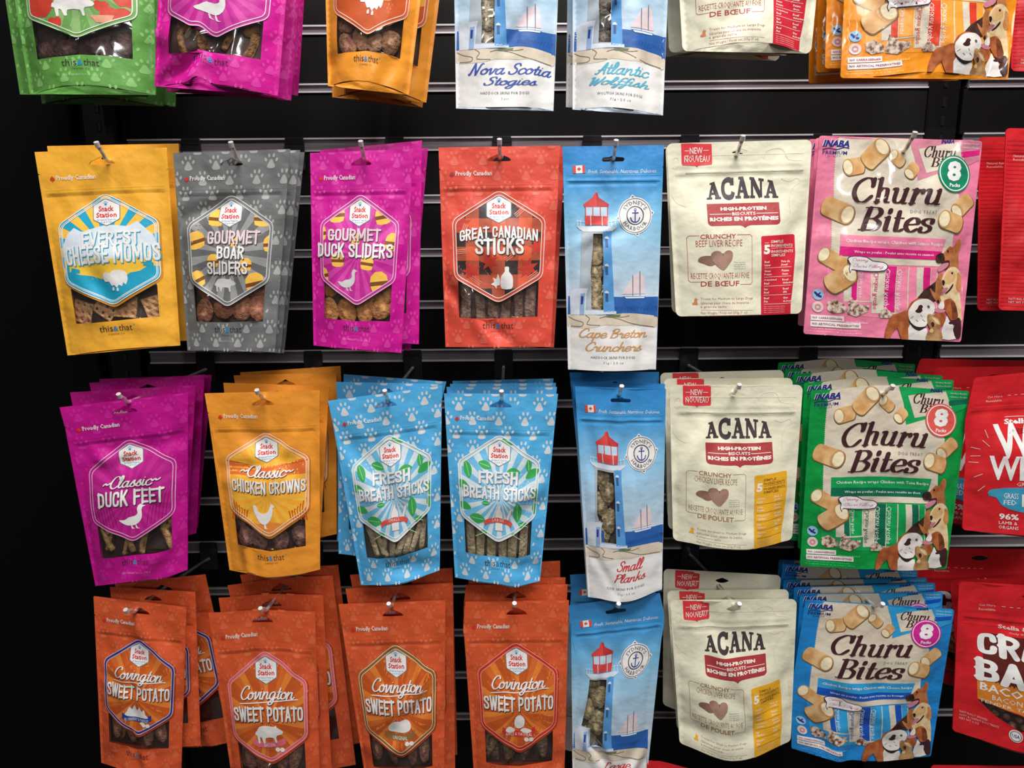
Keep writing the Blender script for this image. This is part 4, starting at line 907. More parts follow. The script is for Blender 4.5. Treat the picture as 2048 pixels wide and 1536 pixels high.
SY5 = sydney([('Atlantic', 230, 1196, 560, 1270), ('Wolffish', 200, 1284, 560, 1352)], mat('script_aqua', (92, 184, 214), .4), 'WOLFFISH SKINS FOR DOGS', '71g • 2.5 oz', 0, ((84, 78, 72), (132, 124, 116)), (120, 190, 214), seed=5)

# ------------------------------------------------------------------ cream biscuit pouches
CQ = [(105, 180), (1056, 180), (982, 1308), (130, 1308)]
def acana(acc, txt, fr1, fr2, meat, rows, dog, panel_txt):
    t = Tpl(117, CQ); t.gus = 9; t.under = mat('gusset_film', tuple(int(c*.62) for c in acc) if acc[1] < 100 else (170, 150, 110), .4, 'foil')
    B = mat('cream_film', (232, 228, 204), .4, 'foil'); out = rrect(-50, 0, 50, 117, 4.2, 5)
    hole = spline([(-5.8, 6.4), (-3, 5.2), (0, 4.3), (3, 5.2), (6, 6.4), (3.4, 7.8), (0, 8.3), (-3.4, 7.8)], 2, True)
    V, T = fill([out, hole], 2.5); t.raw('pouch', 0, B, V, T); t.raw('pouch', 'back', B, *fill([out, hole], 6.))
    A = mat('accent_ink', acc, .4); X = mat('text_accent', txt, .4); RB = mat('banner_brick', (168, 58, 62), .4); K = mat('logo_charcoal', (70, 58, 62), .4); CR = mat('print_cream', (240, 234, 222), .4)
    N = mat('label_red', (222, 60, 68), .4); t.poly('new_label', 1, N, [(200, 180), (400, 180), (400, 308), (396, 319), (310, 324), (300, 334), (290, 324), (206, 319), (200, 308)])
    t.text('new_label', 2, CR, 'NEW', (255, 210), (340, 250), bold=.01, res=1); t.text('new_label', 2, CR, 'NOUVEAU', (218, 263), (383, 303), bold=.012, res=1)
    t.line('new_label', 2, CR, [(222, 230), (250, 230)], .4); t.line('new_label', 2, CR, [(345, 230), (378, 230)], .4)
    L = [SLAB[c] for c in 'ACANA']
    t.text('logo_lettering', 2, K, 'ACANA', (355, 392), (828, 548), font=SLAB, tn=16, tk=16, warp=lambda U, q, b: np.stack([U[:, 0], b[3]-(b[3]-U[:, 1])*(1-.3*np.abs(2*q[:, 0]-1)**1.8)], 1))
    t.poly('banner', 1, RB, [(350, 570), (830, 570), (830, 692), (822, 706), (806, 713), (625, 713), (606, 718), (590, 730), (574, 718), (556, 713), (374, 713), (358, 706), (350, 692)])
    t.text('banner', 2, CR, 'HIGH-PROTEIN', (438, 593), (742, 617), bold=.05, res=1); t.text('banner', 2, CR, 'BISCUITS', (512, 627), (666, 648), bold=.02, res=1); t.text('banner', 2, CR, 'RICHES EN PROTÉINES', (363, 652), (818, 684), bold=.05, res=1)
    t.line('banner', 2, CR, [(366, 638), (505, 638)], .4); t.line('banner', 2, CR, [(673, 638), (816, 638)], .4)
    F = 'recipe_print'
    t.line(F, 1, X, [(292, 773), (225, 773), (213, 785), (216, 1065), (228, 1076), (288, 1076)], .3); t.line(F, 1, X, [(533, 773), (618, 773), (629, 785), (628, 1085), (618, 1096), (550, 1096)], .3)
    t.text(F, 1, X, 'CRUNCHY', (298, 766), (525, 795), bold=.012); t.text(F, 1, X, meat+' LIVER RECIPE', (268, 804), (565, 846), bold=-.008, res=1)
    H1 = mat('biscuit_print', (150, 112, 98), .5, 'mottle', col2=(176, 138, 122))
    t.poly(F, 2, H1, spline([(438, 892), (418, 876), (386, 876), (364, 892), (362, 920), (378, 950), (405, 978), (442, 1000), (472, 968), (498, 930), (503, 895), (490, 874), (462, 874)], 3, True)); t.poly(F, 1, mat('biscuit_shade', (132, 96, 84), .5, 'mottle', col2=(158, 120, 104)), spline([(280, 928), (300, 910), (340, 904), (378, 912), (392, 940), (382, 965), (352, 972), (318, 958), (284, 945)], 3, True))
    t.line(F, 3, mat('biscuit_shade2', (124, 88, 78), .5), [(438, 892), (440, 905)], .5)
    for k, s in enumerate(('*Meat and bone', 'not actual size', '*Viande et os', 'non illustrés')): t.text(F, 1, GREY, s, (508, 946+k*14), (585, 954+k*14), res=1)
    t.text(F, 1, X, fr1, (232, 1018), (607, 1062), bold=-.008, res=1); t.text(F, 1, X, fr2, (292, 1072), (542, 1106), bold=.012)
    D = mat('dog_icon', acc if acc[1] > 100 else (214, 136, 88), .4); t.poly(F, 1, D, [(238, 1228), (236, 1216), (246, 1212), (250, 1192), (258, 1180), (262, 1188), (272, 1190), (266, 1200), (270, 1228)])
    G2 = mat('fine_text', tuple(int(c*.6+70) for c in txt), .4)
    for s, x0, y0, x1, y1 in ((dog[0], 288, 1180, 632, 1200), (dog[1], 287, 1208, 604, 1230), (dog[2], 287, 1234, 455, 1253), ('Net Weight / Poids net 255g (9 oz)', 288, 1274, 592, 1296)): t.text(F, 1, G2, s, (x0, y0), (x1, y1), res=1)
    t.line(F, 1, G2, [(290, 1262), (630, 1270)], .2)
    # side panel
    S2 = 'ingredient_panel'; t.poly(S2, 1, A, [(690, 792), (698, 785), (926, 778), (936, 786), (938, 900), (926, 1010), (915, 1120), (898, 1230), (896, 1307), (686, 1307)])
    P1 = CR if acc[1] < 100 else mat('panel_brown', (140, 96, 30), .4)
    t.text(S2, 2, CR, '5', (706, 842), (748, 904), bold=.05); t.text(S2, 2, CR, 'ONLY', (712, 826), (742, 834), res=1)
    for s, x0, y0, x1, y1 in (('SIMPLE', 756, 814, 850, 832), ('INGREDIENTS', 757, 840, 920, 858), ('INGRÉDIENTS', 757, 874, 922, 896), ('SIMPLES', 757, 902, 868, 920)): t.text(S2, 2, P1, s, (x0, y0), (x1, y1), res=1, bold=.01)
    t.line(S2, 2, P1, [(757, 866), (922, 864)], .2)
    for k, (a, b, c, d) in enumerate(rows):
        y = 946+k*60
        for s, x, yy in ((a, 708, y), (b, 708, y+22), (c, 838, y), (d, 838, y+22)):
            if s: t.text(S2, 2, CR, s, (x, yy), (x+len(s)*8.6, yy+14), res=1, bold=.02)
        t.line(S2, 2, CR if acc[1] < 100 else P1, [(706, y+47), (906-k*3, y+45)], .25)
    for k in range(4): t.text(S2, 2, CR, 'Also contains rosemary extract', (706, 1246+k*13), (850, 1253+k*13), res=1)
    E = mat('embossed_line', (222, 196, 178), .4)
    for q in ([(140, 300), (150, 275), (175, 275), (180, 310), (160, 345), (140, 330)], [(850, 420), (900, 440), (960, 420), (975, 450), (930, 480), (900, 560), (905, 640)], [(740, 290), (770, 240), (860, 235), (900, 300), (990, 310)], [(120, 500), (160, 560), (215, 585)], [(820, 1000), (850, 960)]): t.line('pale_line_art', 1, E, q, .22, smooth=4)
    for y in (262, 368, 384): t.line('zip_seal', 1, B, [(225, y), (1000, y)], .7)
    return t
BEEF = [('Beef', 'Liver', 'Foie de', 'boeuf'), ('Sweet', 'Potato', 'Patate', 'douce'), ('Dehydrated', 'Beef', 'Boeuf', 'déshydraté'), ('Raw', 'Beef', 'Boeuf', 'cru'), ('Beef', 'Fat', 'Gras', 'de boeuf')]
CHK = [('Chicken', 'Liver', 'Foie d.', 'poulet'), ('Sweet', 'Potato', 'Patate', 'douce'), ('Dehydrated', 'Chicken', 'Poulet', 'déshyd.'), ('Raw', 'Chicken', 'Poulet', 'cru'), ('Chicken', 'Fat', 'Gras', '')]
AC1 = acana((206, 38, 58), (176, 66, 66), 'RECETTE CROQUANTE AU FOIE', 'DE BŒUF', 'BEEF', BEEF, ('Treats for Medium to Large Dogs', 'Gâteries pour chiens de moyenne', 'à grande taille'), 0)
AC2 = acana((240, 178, 44), (166, 118, 66), 'RECETTE CROQUANTE AU FOIE', 'DE POULET', 'CHICKEN', CHK, ('Treats for Small to Medium Dogs', 'Gâteries pour chiens de petite', 'à moyenne taille'), 0)

# ------------------------------------------------------------------ glossy wrapped treat bags
def churu(body, b2, b3, circ, f_en, f_fr, dk, under):
    t = Tpl(112, [(240, 290), (1272, 295), (1120, 1458), (163, 1445)]); t.gus = 0; t.under = None
    g = 'gloss'; B = mat('glossy_film', body, .28, g); out = rrect(-50, 0, 50, 112, 1.6, 3)
    hole = [(-3, 4.2), (0, 3.2), (3, 4.2), (2, 5.2), (-2, 5.2)]
    t.raw('pouch', 0, B, *fill([out, hole], 2.3)); t.raw('pouch', 'back', mat('glossy_back', b2, .3, g), *fill([out, hole], 6.))
    G = lambda n, c: mat(n, c, .3, g); BE = G('panel_beige', (216, 205, 186)); BR = G('choc_print', (66, 34, 38)); WH = G('gloss_white', (238, 236, 234)); NV = G('navy_print', (40, 44, 120))
    A = 'front_print'
    zig = []; 
    L = [(378, 279), (352, 330), (335, 520), (318, 1010)]
    left = []
    for (x0, y0), (x1, y1) in zip(L[:-1], L[1:]):
        n = max(2, int((y1-y0)/13))
        for k in range(n): left += [(x0+(x1-x0)*k/n, y0+(y1-y0)*k/n), (x0+(x1-x0)*(k+.5)/n-6, y0+(y1-y0)*(k+.5)/n)]
    t.poly(A, 1, BE, left+[(318, 1012), (1000, 1012), (1062, 1000), (1066, 840), (1112, 600), (1000, 470), (850, 525), (835, 330), (800, 284), (590, 281)], step=3.)
    D2, D3 = G('flavour_mid', b2), G('flavour_dark', b3)
    # mini pack
    t.poly(A, 2, G('mini_pack', b2 if body[0] < 200 else (206, 130, 150)), [(806, 300), (1108, 296), (1262, 300), (1250, 400), (1180, 430), (1020, 470), (850, 526), (838, 400)]); t.poly(A, 3, BE, [(866, 350), (1112, 304), (1152, 402), (1080, 440), (908, 482)])
    t.poly(A, 3, D3, [(1130, 360), (1255, 345), (1250, 372), (1136, 392)])
    t.text(A, 4, BR, 'Churu', (905, 328), (1095, 396), font=SERIF, slant=.2, tn=8, tk=26); t.text(A, 4, BR, 'Bi', (942, 392), (1015, 448), font=SERIF, slant=.2, tn=8, tk=28); t.text(A, 4, NV, 'INABA', (1012, 292), (1090, 314), bold=.05, slant=.2, res=1)
    for k, (s, c) in enumerate((('Chicken Recipe', WH), ('Chicken Recipe', WH))): t.text(A, 4, c, s, (1142, 308+k*22), (1250, 320+k*22), res=1)
    # brand
    t.text('brand_lettering', 3, NV, 'INABA', (264, 312), (430, 350), bold=.05, slant=.25, shadow=(WH, -.25, -.2)); t.text('brand_lettering', 3, NV, 'PREMIUM', (262, 372), (415, 392), res=1, bold=.01); t.text('brand_lettering', 3, NV, 'QUALITY', (292, 397), (376, 407), res=1)
    t.line('brand_lettering', 3, NV, [(262, 366), (300, 358), (350, 364), (395, 352), (428, 356)], .5, smooth=4)
    # rolls
    TN, TN2, CM, TS = G('roll_tan', (214, 168, 112)), mat('roll_brown', (204, 150, 92), .3, 'mottle', col2=(228, 190, 138)), G('roll_cream', (240, 226, 190)), G('roll_edge', (196, 150, 96))
    def roll(fx, fy, bx, by, r, lv=2, e=.72):
        d = np.array([bx-fx, by-fy], float); l = np.linalg.norm(d); a = math.atan2(d[1], d[0]); dx, dy = d/l
        E1 = np.array(ell(fx, fy, r*e, r, 20, a)); E2 = np.array(ell(bx, by, r*e*.7, r*.96, 20, a)); al = E1@[dx, dy]; o = E1[(E1-[fx, fy])@[dx, dy] < 1e-6+0*al]; 
        hull = convex(np.vstack([E1, E2])); hs = np.array(hull); c = hs.mean(0)
        t.poly(A, lv, mat('roll_shadow', tuple(int(x*.62) for x in (196, 150, 96)), .3, g), [tuple(c+(p-c)*1.05+[2, 5]) for p in hs]); t.poly(A, lv+.6, TN2, hull)
        t.poly(A, lv+1.2, TN, ell(fx+dx*r*.16, fy+dy*r*.16, r*e, r, 20, a)); t.poly(A, lv+1.8, TS, ell(fx, fy, r*e, r, 20, a)); t.poly(A, lv+2.4, CM, ell(fx-dx*3, fy-dy*3, r*e*.82, r*.84, 20, a))
    roll(422, 462, 500, 448, 48); roll(632, 345, 545, 425, 56, 3.2); roll(706, 388, 752, 428, 35); roll(800, 488, 838, 448, 36)
    roll(410, 730, 290, 682, 58); roll(280, 966, 380, 1022, 48); roll(425, 1070, 320, 1140, 60, 4.5); roll(1092, 690, 1170, 622, 44); roll(1010, 738, 1095, 765, 54, 4.5)
    # circle
    C = 'count_badge'; cc = G('badge_ink', circ); t.poly(C, 6, cc, ell(1082, 483, 104, n=36)); t.line(C, 7, WH, ell(1082, 483, 93, n=36), .6, True)
    t.text(C, 7, WH, '8', (1042, 410), (1122, 524), bold=.05); t.text(C, 7, WH, 'Packs', (1048, 534), (1116, 556), bold=.03, res=1)
    # logo
    t.text('logo_lettering', 5, BR, 'Churu', (443, 508), (985, 668), font=SERIF, slant=.2, tn=8, tk=27); t.text('logo_lettering', 5, BR, 'Bites', (483, 678), (942, 826), font=SERIF, slant=.2, tn=8, tk=28)
    t.text('logo_lettering', 5, GREY, 'DOG TREAT', (803, 692), (962, 711), res=1, space=1.15)
    t.poly('flavour_banner', 3, D2, [(370, 846), (1024, 852), (1002, 925), (368, 914)]); t.poly('flavour_banner', 3, D3, [(368, 914), (1002, 925), (968, 974), (364, 968)])
    t.text('flavour_banner', 4, WH, f_en, (400, 870), (1002, 900), bold=.015, res=1); t.text('flavour_banner', 4, WH, f_fr, (452, 934), (945, 958), bold=.01, res=1)
    # packets seen through the lower window
    W_ = 'packet_print'; SP = mat('packet_dogs', (104, 62, 44), .3, 'mottle', col2=(226, 208, 190))
    t.poly(W_, 1, D2, [(300, 1020), (975, 1020), (930, 1320), (560, 1325), (300, 1300)])
    X = [(400, 445, 0, -6), (445, 480, 2, -8), (484, 562, 1, -8), (580, 640, 0, -16), (650, 716, 2, -18), (720, 790, 1, -14), (850, 880, 0, -4), (886, 930, 2, -6), (934, 972, 1, -8)]
    for i, (x0, x1, k, sl) in enumerate(X):
        y0 = 1040 if i < 4 else 1020; y1 = 1225 if i < 3 else 1290
        t.poly(W_, 2, BE, [(x0-7, y0), (x1+7, y0), (x1+7+sl, y1+10), (x0-7+sl, y1+10)])
        if k: t.poly(W_, 3, (D2, D3)[k-1], [(x0, y0), (x1, y0), (x1+sl, y1), (x0+sl, y1)])
        if x1-x0 > 55: t.text(W_, 4, WH if k else D3, 'Chicken Recipe', (x0+sl+12, y0+15), (x0+sl+30, y1-15), rot=1, res=1)
    t.poly(W_, 3.4, SP, [(300, 1245), (345, 1225), (400, 1262), (400, 1300), (330, 1312), (300, 1290)]); t.poly(W_, 3.4, SP, [(405, 1290), (430, 1200), (480, 1250), (545, 1255), (540, 1290), (470, 1325), (410, 1310)]); t.poly(W_, 3.4, SP, [(600, 1305), (640, 1260), (690, 1300), (680, 1325), (610, 1325)])
    # speech bubble
    t.poly(A, 8, G('bubble_edge', (90, 60, 90)), spline([(408, 980), (450, 965), (530, 970), (565, 990), (630, 996), (660, 1018), (640, 1048), (560, 1056), (470, 1052), (436, 1050), (428, 1070), (418, 1040), (425, 1015)], 2, True)); t.poly(A, 8.6, WH, spline([(414, 984), (452, 970), (526, 975), (562, 995), (628, 1001), (653, 1018), (636, 1043), (560, 1051), (470, 1047), (438, 1044), (428, 1060), (423, 1038), (430, 1014)], 2, True))
    PK = G('bubble_script', (206, 60, 110)); t.text(A, 9.2, PK, 'Creamy', (442, 978), (538, 1004), font=SCRIPT, slant=.3, tn=10, tk=15); t.text(A, 9.2, PK, 'Churu Filling', (448, 1012), (630, 1040), font=SCRIPT, slant=.3, tn=9, tk=13)
    # icons and small print
    t.poly(A, 3, G('icon_blue', (150, 196, 226)), ell(247, 1202, 33, n=20)); t.line(A, 4, NV, [(228, 1190), (245, 1206), (262, 1214)], 1.2, smooth=3); t.line(A, 4, NV, [(238, 1208), (258, 1192)], .8)
    t.poly(A, 3, G('icon_pale', (226, 210, 206)), ell(245, 1276, 33, n=20)); t.line(A, 4, G('icon_rose', (214, 140, 140)), ell(245, 1276, 14, n=12), .8, True)
    for s, x0, y0, x1, y1 in (('NO CARRAGEENAN', 205, 1325, 388, 1357), ('NO ARTIFICIAL PRESERVATIVES', 203, 1362, 494, 1396)):
        t.poly(A, 3, WH, [(x0, y0), (x1, y0), (x1, y1), (x0, y1)]); t.text(A, 4, G('small_red', (176, 60, 74)), s, (x0+10, y0+9), (x1-10, y1-8), bold=.02, res=1)
    for s, x0, y0, x1, y1 in (('Vitamin E Added', 400, 1352, 532, 1366), ('NET WT 4 (0.35 oz) 10g packs', 200, 1404, 470, 1414), ('POIDS NET 8 x 10g • 80g', 200, 1420, 500, 1430)): t.text(A, 4, G('pale_small', tuple(min(255, c+90) for c in body)), s, (x0, y0), (x1, y1), res=1)
    # printed dogs
    Q = 'dog_print'; mm = lambda n, a, b: mat(n, a, .3, 'mottle', col2=b)
    TANd, TAN, DK, WD, BK, PKT, FUR = mm('coat_rust', (160, 98, 56), (190, 124, 76)), mm('coat_gold', (206, 156, 98), (226, 184, 130)), mm('coat_dark', (44, 30, 28), (74, 50, 42)), G('coat_white', (232, 226, 220)), G('nose_print', (40, 30, 34)), G('tongue_print', (206, 132, 150)), mm('coat_yorkie', (150, 108, 70), (198, 156, 108))
    d = lambda P: [(X*.4255+555.6, Y*.4255+849.7) for X, Y in P]
    def dog(lv, m, P, n=2): t.poly(Q, lv, m, spline(d(P), n, True) if n else d(P))
    RU, CRM, MAR = mm('coat_chestnut', (150, 78, 42), (184, 106, 62)), mm('coat_cream', (216, 180, 128), (234, 212, 172)), G('muzzle_maroon', (66, 34, 36))
    dog(5, DK, [(660, 840), (780, 710), (900, 630), (975, 575), (1000, 600), (965, 700), (990, 830), (930, 870), (880, 850)], 1); dog(5.4, TANd, [(960, 610), (1000, 500), (1060, 470), (1080, 560), (1050, 770), (1060, 850), (980, 880), (900, 770), (868, 690), (890, 690), (950, 745)])
    dog(5.8, TANd, [(1060, 215), (1100, 160), (1160, 100), (1205, 115), (1240, 60), (1290, -5), (1330, 40), (1322, 130), (1300, 200), (1330, 395), (1240, 400), (1170, 420), (1180, 330), (1100, 300)]); dog(6.3, DK, [(950, 240), (1000, 205), (1060, 198), (1092, 255), (1085, 310), (1010, 332), (968, 318), (955, 290)]); dog(6.3, RU, [(1250, 50), (1290, 5), (1312, 80), (1282, 180), (1240, 150)]); dog(6.3, RU, [(1100, 190), (1140, 140), (1200, 130), (1215, 180), (1150, 200), (1110, 240)]); dog(6.8, BK, [(1118, 170), (1135, 150), (1150, 170), (1135, 190)]); dog(6.3, MAR, [(1080, 310), (1160, 290), (1180, 330), (1150, 400), (1100, 420), (1040, 350)]); dog(6.8, PKT, [(980, 400), (1040, 352), (1110, 330), (1150, 325), (1165, 345), (1120, 400), (1000, 456)])
    dog(6, CRM, [(1250, 740), (1345, 700), (1350, 1110), (1290, 1100), (1180, 1000), (1050, 860), (1040, 770)]); dog(6.5, CRM, [(1055, 560), (1090, 480), (1160, 405), (1240, 378), (1320, 410), (1370, 500), (1360, 690), (1300, 730), (1240, 770), (1250, 820), (1150, 800), (1050, 775), (1095, 720), (1062, 640)]); dog(7, TAN, [(1120, 480), (1180, 430), (1260, 450), (1280, 540), (1200, 600), (1120, 620), (1090, 560)]); dog(7.2, mm('ear_gold', (186, 122, 66), (208, 148, 90)), [(1312, 465), (1368, 500), (1366, 680), (1320, 722), (1282, 640), (1308, 560)]); dog(7.6, BK, [(1060, 570), (1085, 562), (1105, 590), (1095, 630), (1072, 640), (1060, 605)]); dog(7.6, BK, [(1205, 465), (1225, 450), (1242, 462), (1225, 485)]); dog(7.6, MAR, [(1105, 745), (1170, 690), (1235, 612), (1242, 640), (1190, 705), (1125, 752)]); dog(8, PKT, [(1045, 765), (1068, 685), (1120, 668), (1155, 672), (1128, 712), (1060, 772)])
    dog(7, WD, [(1030, 1240), (1085, 1135), (1120, 1060), (1160, 1150), (1210, 1190), (1215, 1300), (1245, 1385), (1020, 1390)]); dog(7.4, MAR, [(1140, 1155), (1250, 1100), (1312, 1085), (1335, 1150), (1322, 1300), (1300, 1375), (1240, 1372), (1212, 1300), (1205, 1240), (1250, 1180), (1160, 1180)]); dog(7.2, RU, [(920, 1040), (1000, 1020), (1080, 1030), (1085, 1130), (1020, 1200), (940, 1130)])
    dog(7.8, RU, [(1070, 870), (1130, 828), (1200, 820), (1262, 880), (1292, 1000), (1290, 1090), (1180, 1120), (1135, 1060), (1090, 980)]); dog(8.2, mm('ear_dark', (96, 50, 34), (130, 70, 44)), [(1190, 850), (1262, 890), (1290, 1000), (1285, 1085), (1200, 1105), (1200, 980)]); dog(8.2, WD, [(1000, 905), (1045, 850), (1080, 868), (1075, 960), (1000, 962), (985, 935)]); dog(8.6, BK, [(970, 850), (1000, 835), (1010, 870), (985, 885)], 1); dog(8.6, PKT, [(928, 962), (1000, 962), (1090, 978), (1080, 1008), (1000, 1022), (930, 1002)])
    dog(6.6, RU, [(185, 1425), (190, 1310), (240, 1160), (290, 1080), (400, 1040), (540, 1000), (560, 1200), (530, 1425), (430, 1425), (375, 1270), (350, 1260), (300, 1310), (235, 1425)]); dog(7, WD, [(520, 1250), (560, 1180), (700, 1230), (800, 1250), (800, 1430), (520, 1430)], 0)
    dog(8, RU, [(520, 1010), (545, 930), (600, 870), (690, 825), (780, 830), (760, 860), (640, 920), (580, 1000), (540, 1100)]); dog(8.4, WD, [(560, 960), (625, 880), (720, 838), (840, 835), (920, 900), (935, 980), (885, 1050), (825, 1085), (800, 1180), (740, 1232), (640, 1240), (560, 1165), (530, 1080), (535, 1000)], 3)
    dog(9, MAR, [(690, 928), (728, 916), (752, 940), (735, 968), (742, 998), (705, 1028), (658, 1028), (632, 1004), (664, 975)]); dog(9, GREY, [(812, 935), (835, 915), (858, 935), (850, 962), (825, 962)]); dog(9.2, BK, [(822, 938), (835, 928), (846, 940), (835, 952)], 1); dog(9, BK, [(528, 1130), (580, 1185), (640, 1222), (720, 1225), (795, 1212), (730, 1255), (670, 1278), (600, 1245), (550, 1185)], 2)
    for L in ([(560, 1110), (600, 1080)], [(640, 1130), (665, 1150)], [(735, 1120), (765, 1145)], [(715, 1060), (730, 1080)]): t.line(Q, 9, GREY, d(L), .4)
    dog(9.4, FUR, [(810, 1060), (860, 1038), (900, 1068), (980, 1105), (1018, 1180), (992, 1250), (1022, 1310), (1010, 1425), (780, 1425), (795, 1310), (845, 1260), (808, 1180)]); dog(9.8, CRM, [(830, 1270), (860, 1245), (890, 1262), (880, 1300), (840, 1300)]); dog(9.8, MAR, [(860, 1165), (890, 1150), (912, 1180), (895, 1225), (868, 1212)]); dog(9.8, CRM, [(880, 1085), (960, 1110), (1000, 1180), (960, 1180), (900, 1120)])
    return t
def convex(P):
    P = sorted(map(tuple, P))
    def half(Q):
        o = []
        for p in Q:
            while len(o) > 1 and (o[-1][0]-o[-2][0])*(p[1]-o[-2][1])-(o[-1][1]-o[-2][1])*(p[0]-o[-2][0]) <= 1e-9: o.pop()
            o.append(p)
        return o
    return half(P)[:-1]+half(P[::-1])[:-1]
CH_P = churu((232, 128, 160), (240, 138, 168), (216, 32, 124), (22, 130, 96), 'Chicken Recipe wraps Chicken with Salmon Recipe', 'Wraps au poulet : Poulet avec recette au saumon', 0, 0)
CH_G = churu((14, 148, 66), (20, 160, 84), (12, 106, 76), (226, 92, 84), 'Chicken Recipe wraps Chicken with Tuna Recipe', 'Wraps au poulet : Poulet avec recette au thon', 0, 0)
CH_B = churu((32, 132, 206), (50, 160, 220), (22, 84, 186), (206, 40, 148), 'Chicken Recipe wraps Chicken with Cheese Recipe', 'Wraps au poulet : Poulet avec recette au fromage', 0, 0)
CH_O = churu((240, 146, 30), (246, 160, 60), (216, 64, 40), (60, 130, 90), 'Chicken Recipe wraps Chicken with Beef Recipe', 'Wraps au poulet : Poulet avec recette au boeuf', 0, 0)

# ------------------------------------------------------------------ red pouches at the right edge
def red(quad, H, kind):
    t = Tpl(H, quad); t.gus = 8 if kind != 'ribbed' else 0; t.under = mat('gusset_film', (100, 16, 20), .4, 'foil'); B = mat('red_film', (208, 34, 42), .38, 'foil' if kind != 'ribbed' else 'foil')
    out = rrect(-50, 0, 50, H, 3., 4); hole = spline([(-7, 7.5), (0, 5.5), (7, 7.5), (0, 9.5)], 3, True); loops = [out, hole]
    if kind == 'bacon':
        win = [(-36, 84.5), (-4, 88.4), (42, 88.4), (42, 92), (32, 98), (12, 101), (-8, 99), (-24, 93)]; loops = [out, hole, win]
        t.raw('window_film', (1, -.0002), FILM, *fill([[(-37, 83), (44, 83), (44, 93), (33, 99.5), (12, 102.5), (-9, 100.5), (-26, 94)]], 4.)); t.raw('lining', (1, -.008), mat('lining_film', (60, 44, 38), .45, 'foil'), *fill([[(-40, 80), (46, 80), (46, 105), (-40, 105)]], 6.))
        m = mat('kibble_treat', (92, 66, 52), .75, 'treat', col2=(140, 106, 84)); R = random.Random(4)
        for j in range(3):
            for i in range(10-j): t.treats.append(('treat', m, *lump(i+j*10, -33+i*7.6+j*3.6, 88+j*5, -5-.3*(i % 2), 3.4, 3.1, 1.7, R.uniform(0, 3), 0, .12, 8, 5)))
    t.raw('pouch', 0, B, *fill(loops, 2.5)); t.raw('pouch', 'back', B, *fill([out, hole], 6.))
    SM = mat('small_white', (226, 190, 186), .4)
    if kind == 'ribbed':
        RI = mat('rib_red', (186, 26, 34), .4)
        for k in range(3, int(H/2.7)): t.line('rib_print', 1, RI, [(-49, k*2.7), (49, k*2.7)], .8, unit=True, caps=False)
        for y, s in ((17, 'Natural Raw Nutrition'), (19.4, 'Resealable'), (H-9, 'NATURAL RAW FOR DOGS'), (H-6.6, 'NET WT 7 OZ')): t.text('tear_lettering' if y < 50 else 'lettering', 2, SM, s, (-44, y), (-44+len(s)*1.1, y+1.5), unit=True, res=1)
    else:
        for y in ((23, 26) if kind == 'weenie' else (25, 30)): t.line('zip_seal', 1, B, [(-46, y), (46, y)], .8, unit=True)
        for s, y in (('Cut Here', 15), ('Resealable', 18)): t.text('tear_lettering', 2, SM, s, (-36, y), (-24, y+1.6), unit=True, res=1)
        for k in range(5): t.line('tear_lettering', 2, SM, [(-20+k*5, 15.5), (-18+k*5, 15.5)], .4, unit=True)
    if kind == 'weenie':
        t.text('brand_lettering', 2, WHITE, "Stella & Chewy's", (-20, 32.7), (36, 37.8), bold=.035, unit=True, res=1); t.line('brand_lettering', 2, WHITE, [(-19, 31.4), (36, 31.4)], .35, unit=True); t.text('brand_lettering', 2, mat('ink_maroon', (110, 20, 26), .4), 'FREEZE-DRIED RAW', (-17, 40), (32, 43.4), unit=True, res=1)
        t.text('title_lettering', 2, WHITE, 'WILD', (-29, 36), (34, 61), bold=.03, unit=True); t.text('title_lettering', 2, WHITE, 'WEENIES', (-33, 59), (42, 77.5), bold=.03, unit=True); t.text('title_lettering', 2, SM, 'GRAIN-FREE DOG FOOD', (-14, 78.6), (38, 81.6), unit=True, res=1)
        t.poly('flavour_tag', 2, mat('tag_blue', (62, 152, 186), .4), spline([(-33, 86), (-27, 84), (-14, 82.6), (20, 82), (44, 84), (47, 92), (42, 100), (10, 102), (-12, 101), (-24, 97), (-28, 91), (-33, 90)], 2, True), unit=True)
        t.text('flavour_tag', 3, WHITE, 'GRASS', (-23, 87), (-12.5, 91.3), unit=True, res=1); t.text('flavour_tag', 3, WHITE, 'FED', (-23, 92.4), (-14, 96), unit=True, res=1); t.text('flavour_tag', 3, WHITE, 'LAMB', (-10, 87.5), (18, 97), bold=.02, unit=True)
        t.text('lettering', 2, WHITE, '96%', (-26, 103), (-12, 107.6), bold=.03, unit=True); t.text('lettering', 2, WHITE, 'LAMB &', (-26, 109), (-13, 111.4), unit=True, res=1); t.text('lettering', 2, WHITE, 'ORGANS', (-26, 112.4), (-12, 115), unit=True, res=1); t.line('lettering', 2, SM, [(-7, 104), (-7, 111)], .4, unit=True)
        for x, y, a in ((-35, 50, .8), (-42, 54, .2), (-43, 65, 0), (-42, 60, -.1), (-40, 75, -.5), (-38, 85, -.8), (-34, 43, 1.3)): t.line('title_lettering', 2, SM, [(x-3*math.cos(a), y-3*math.sin(a)), (x+3*math.cos(a), y+3*math.sin(a))], .5, unit=True)
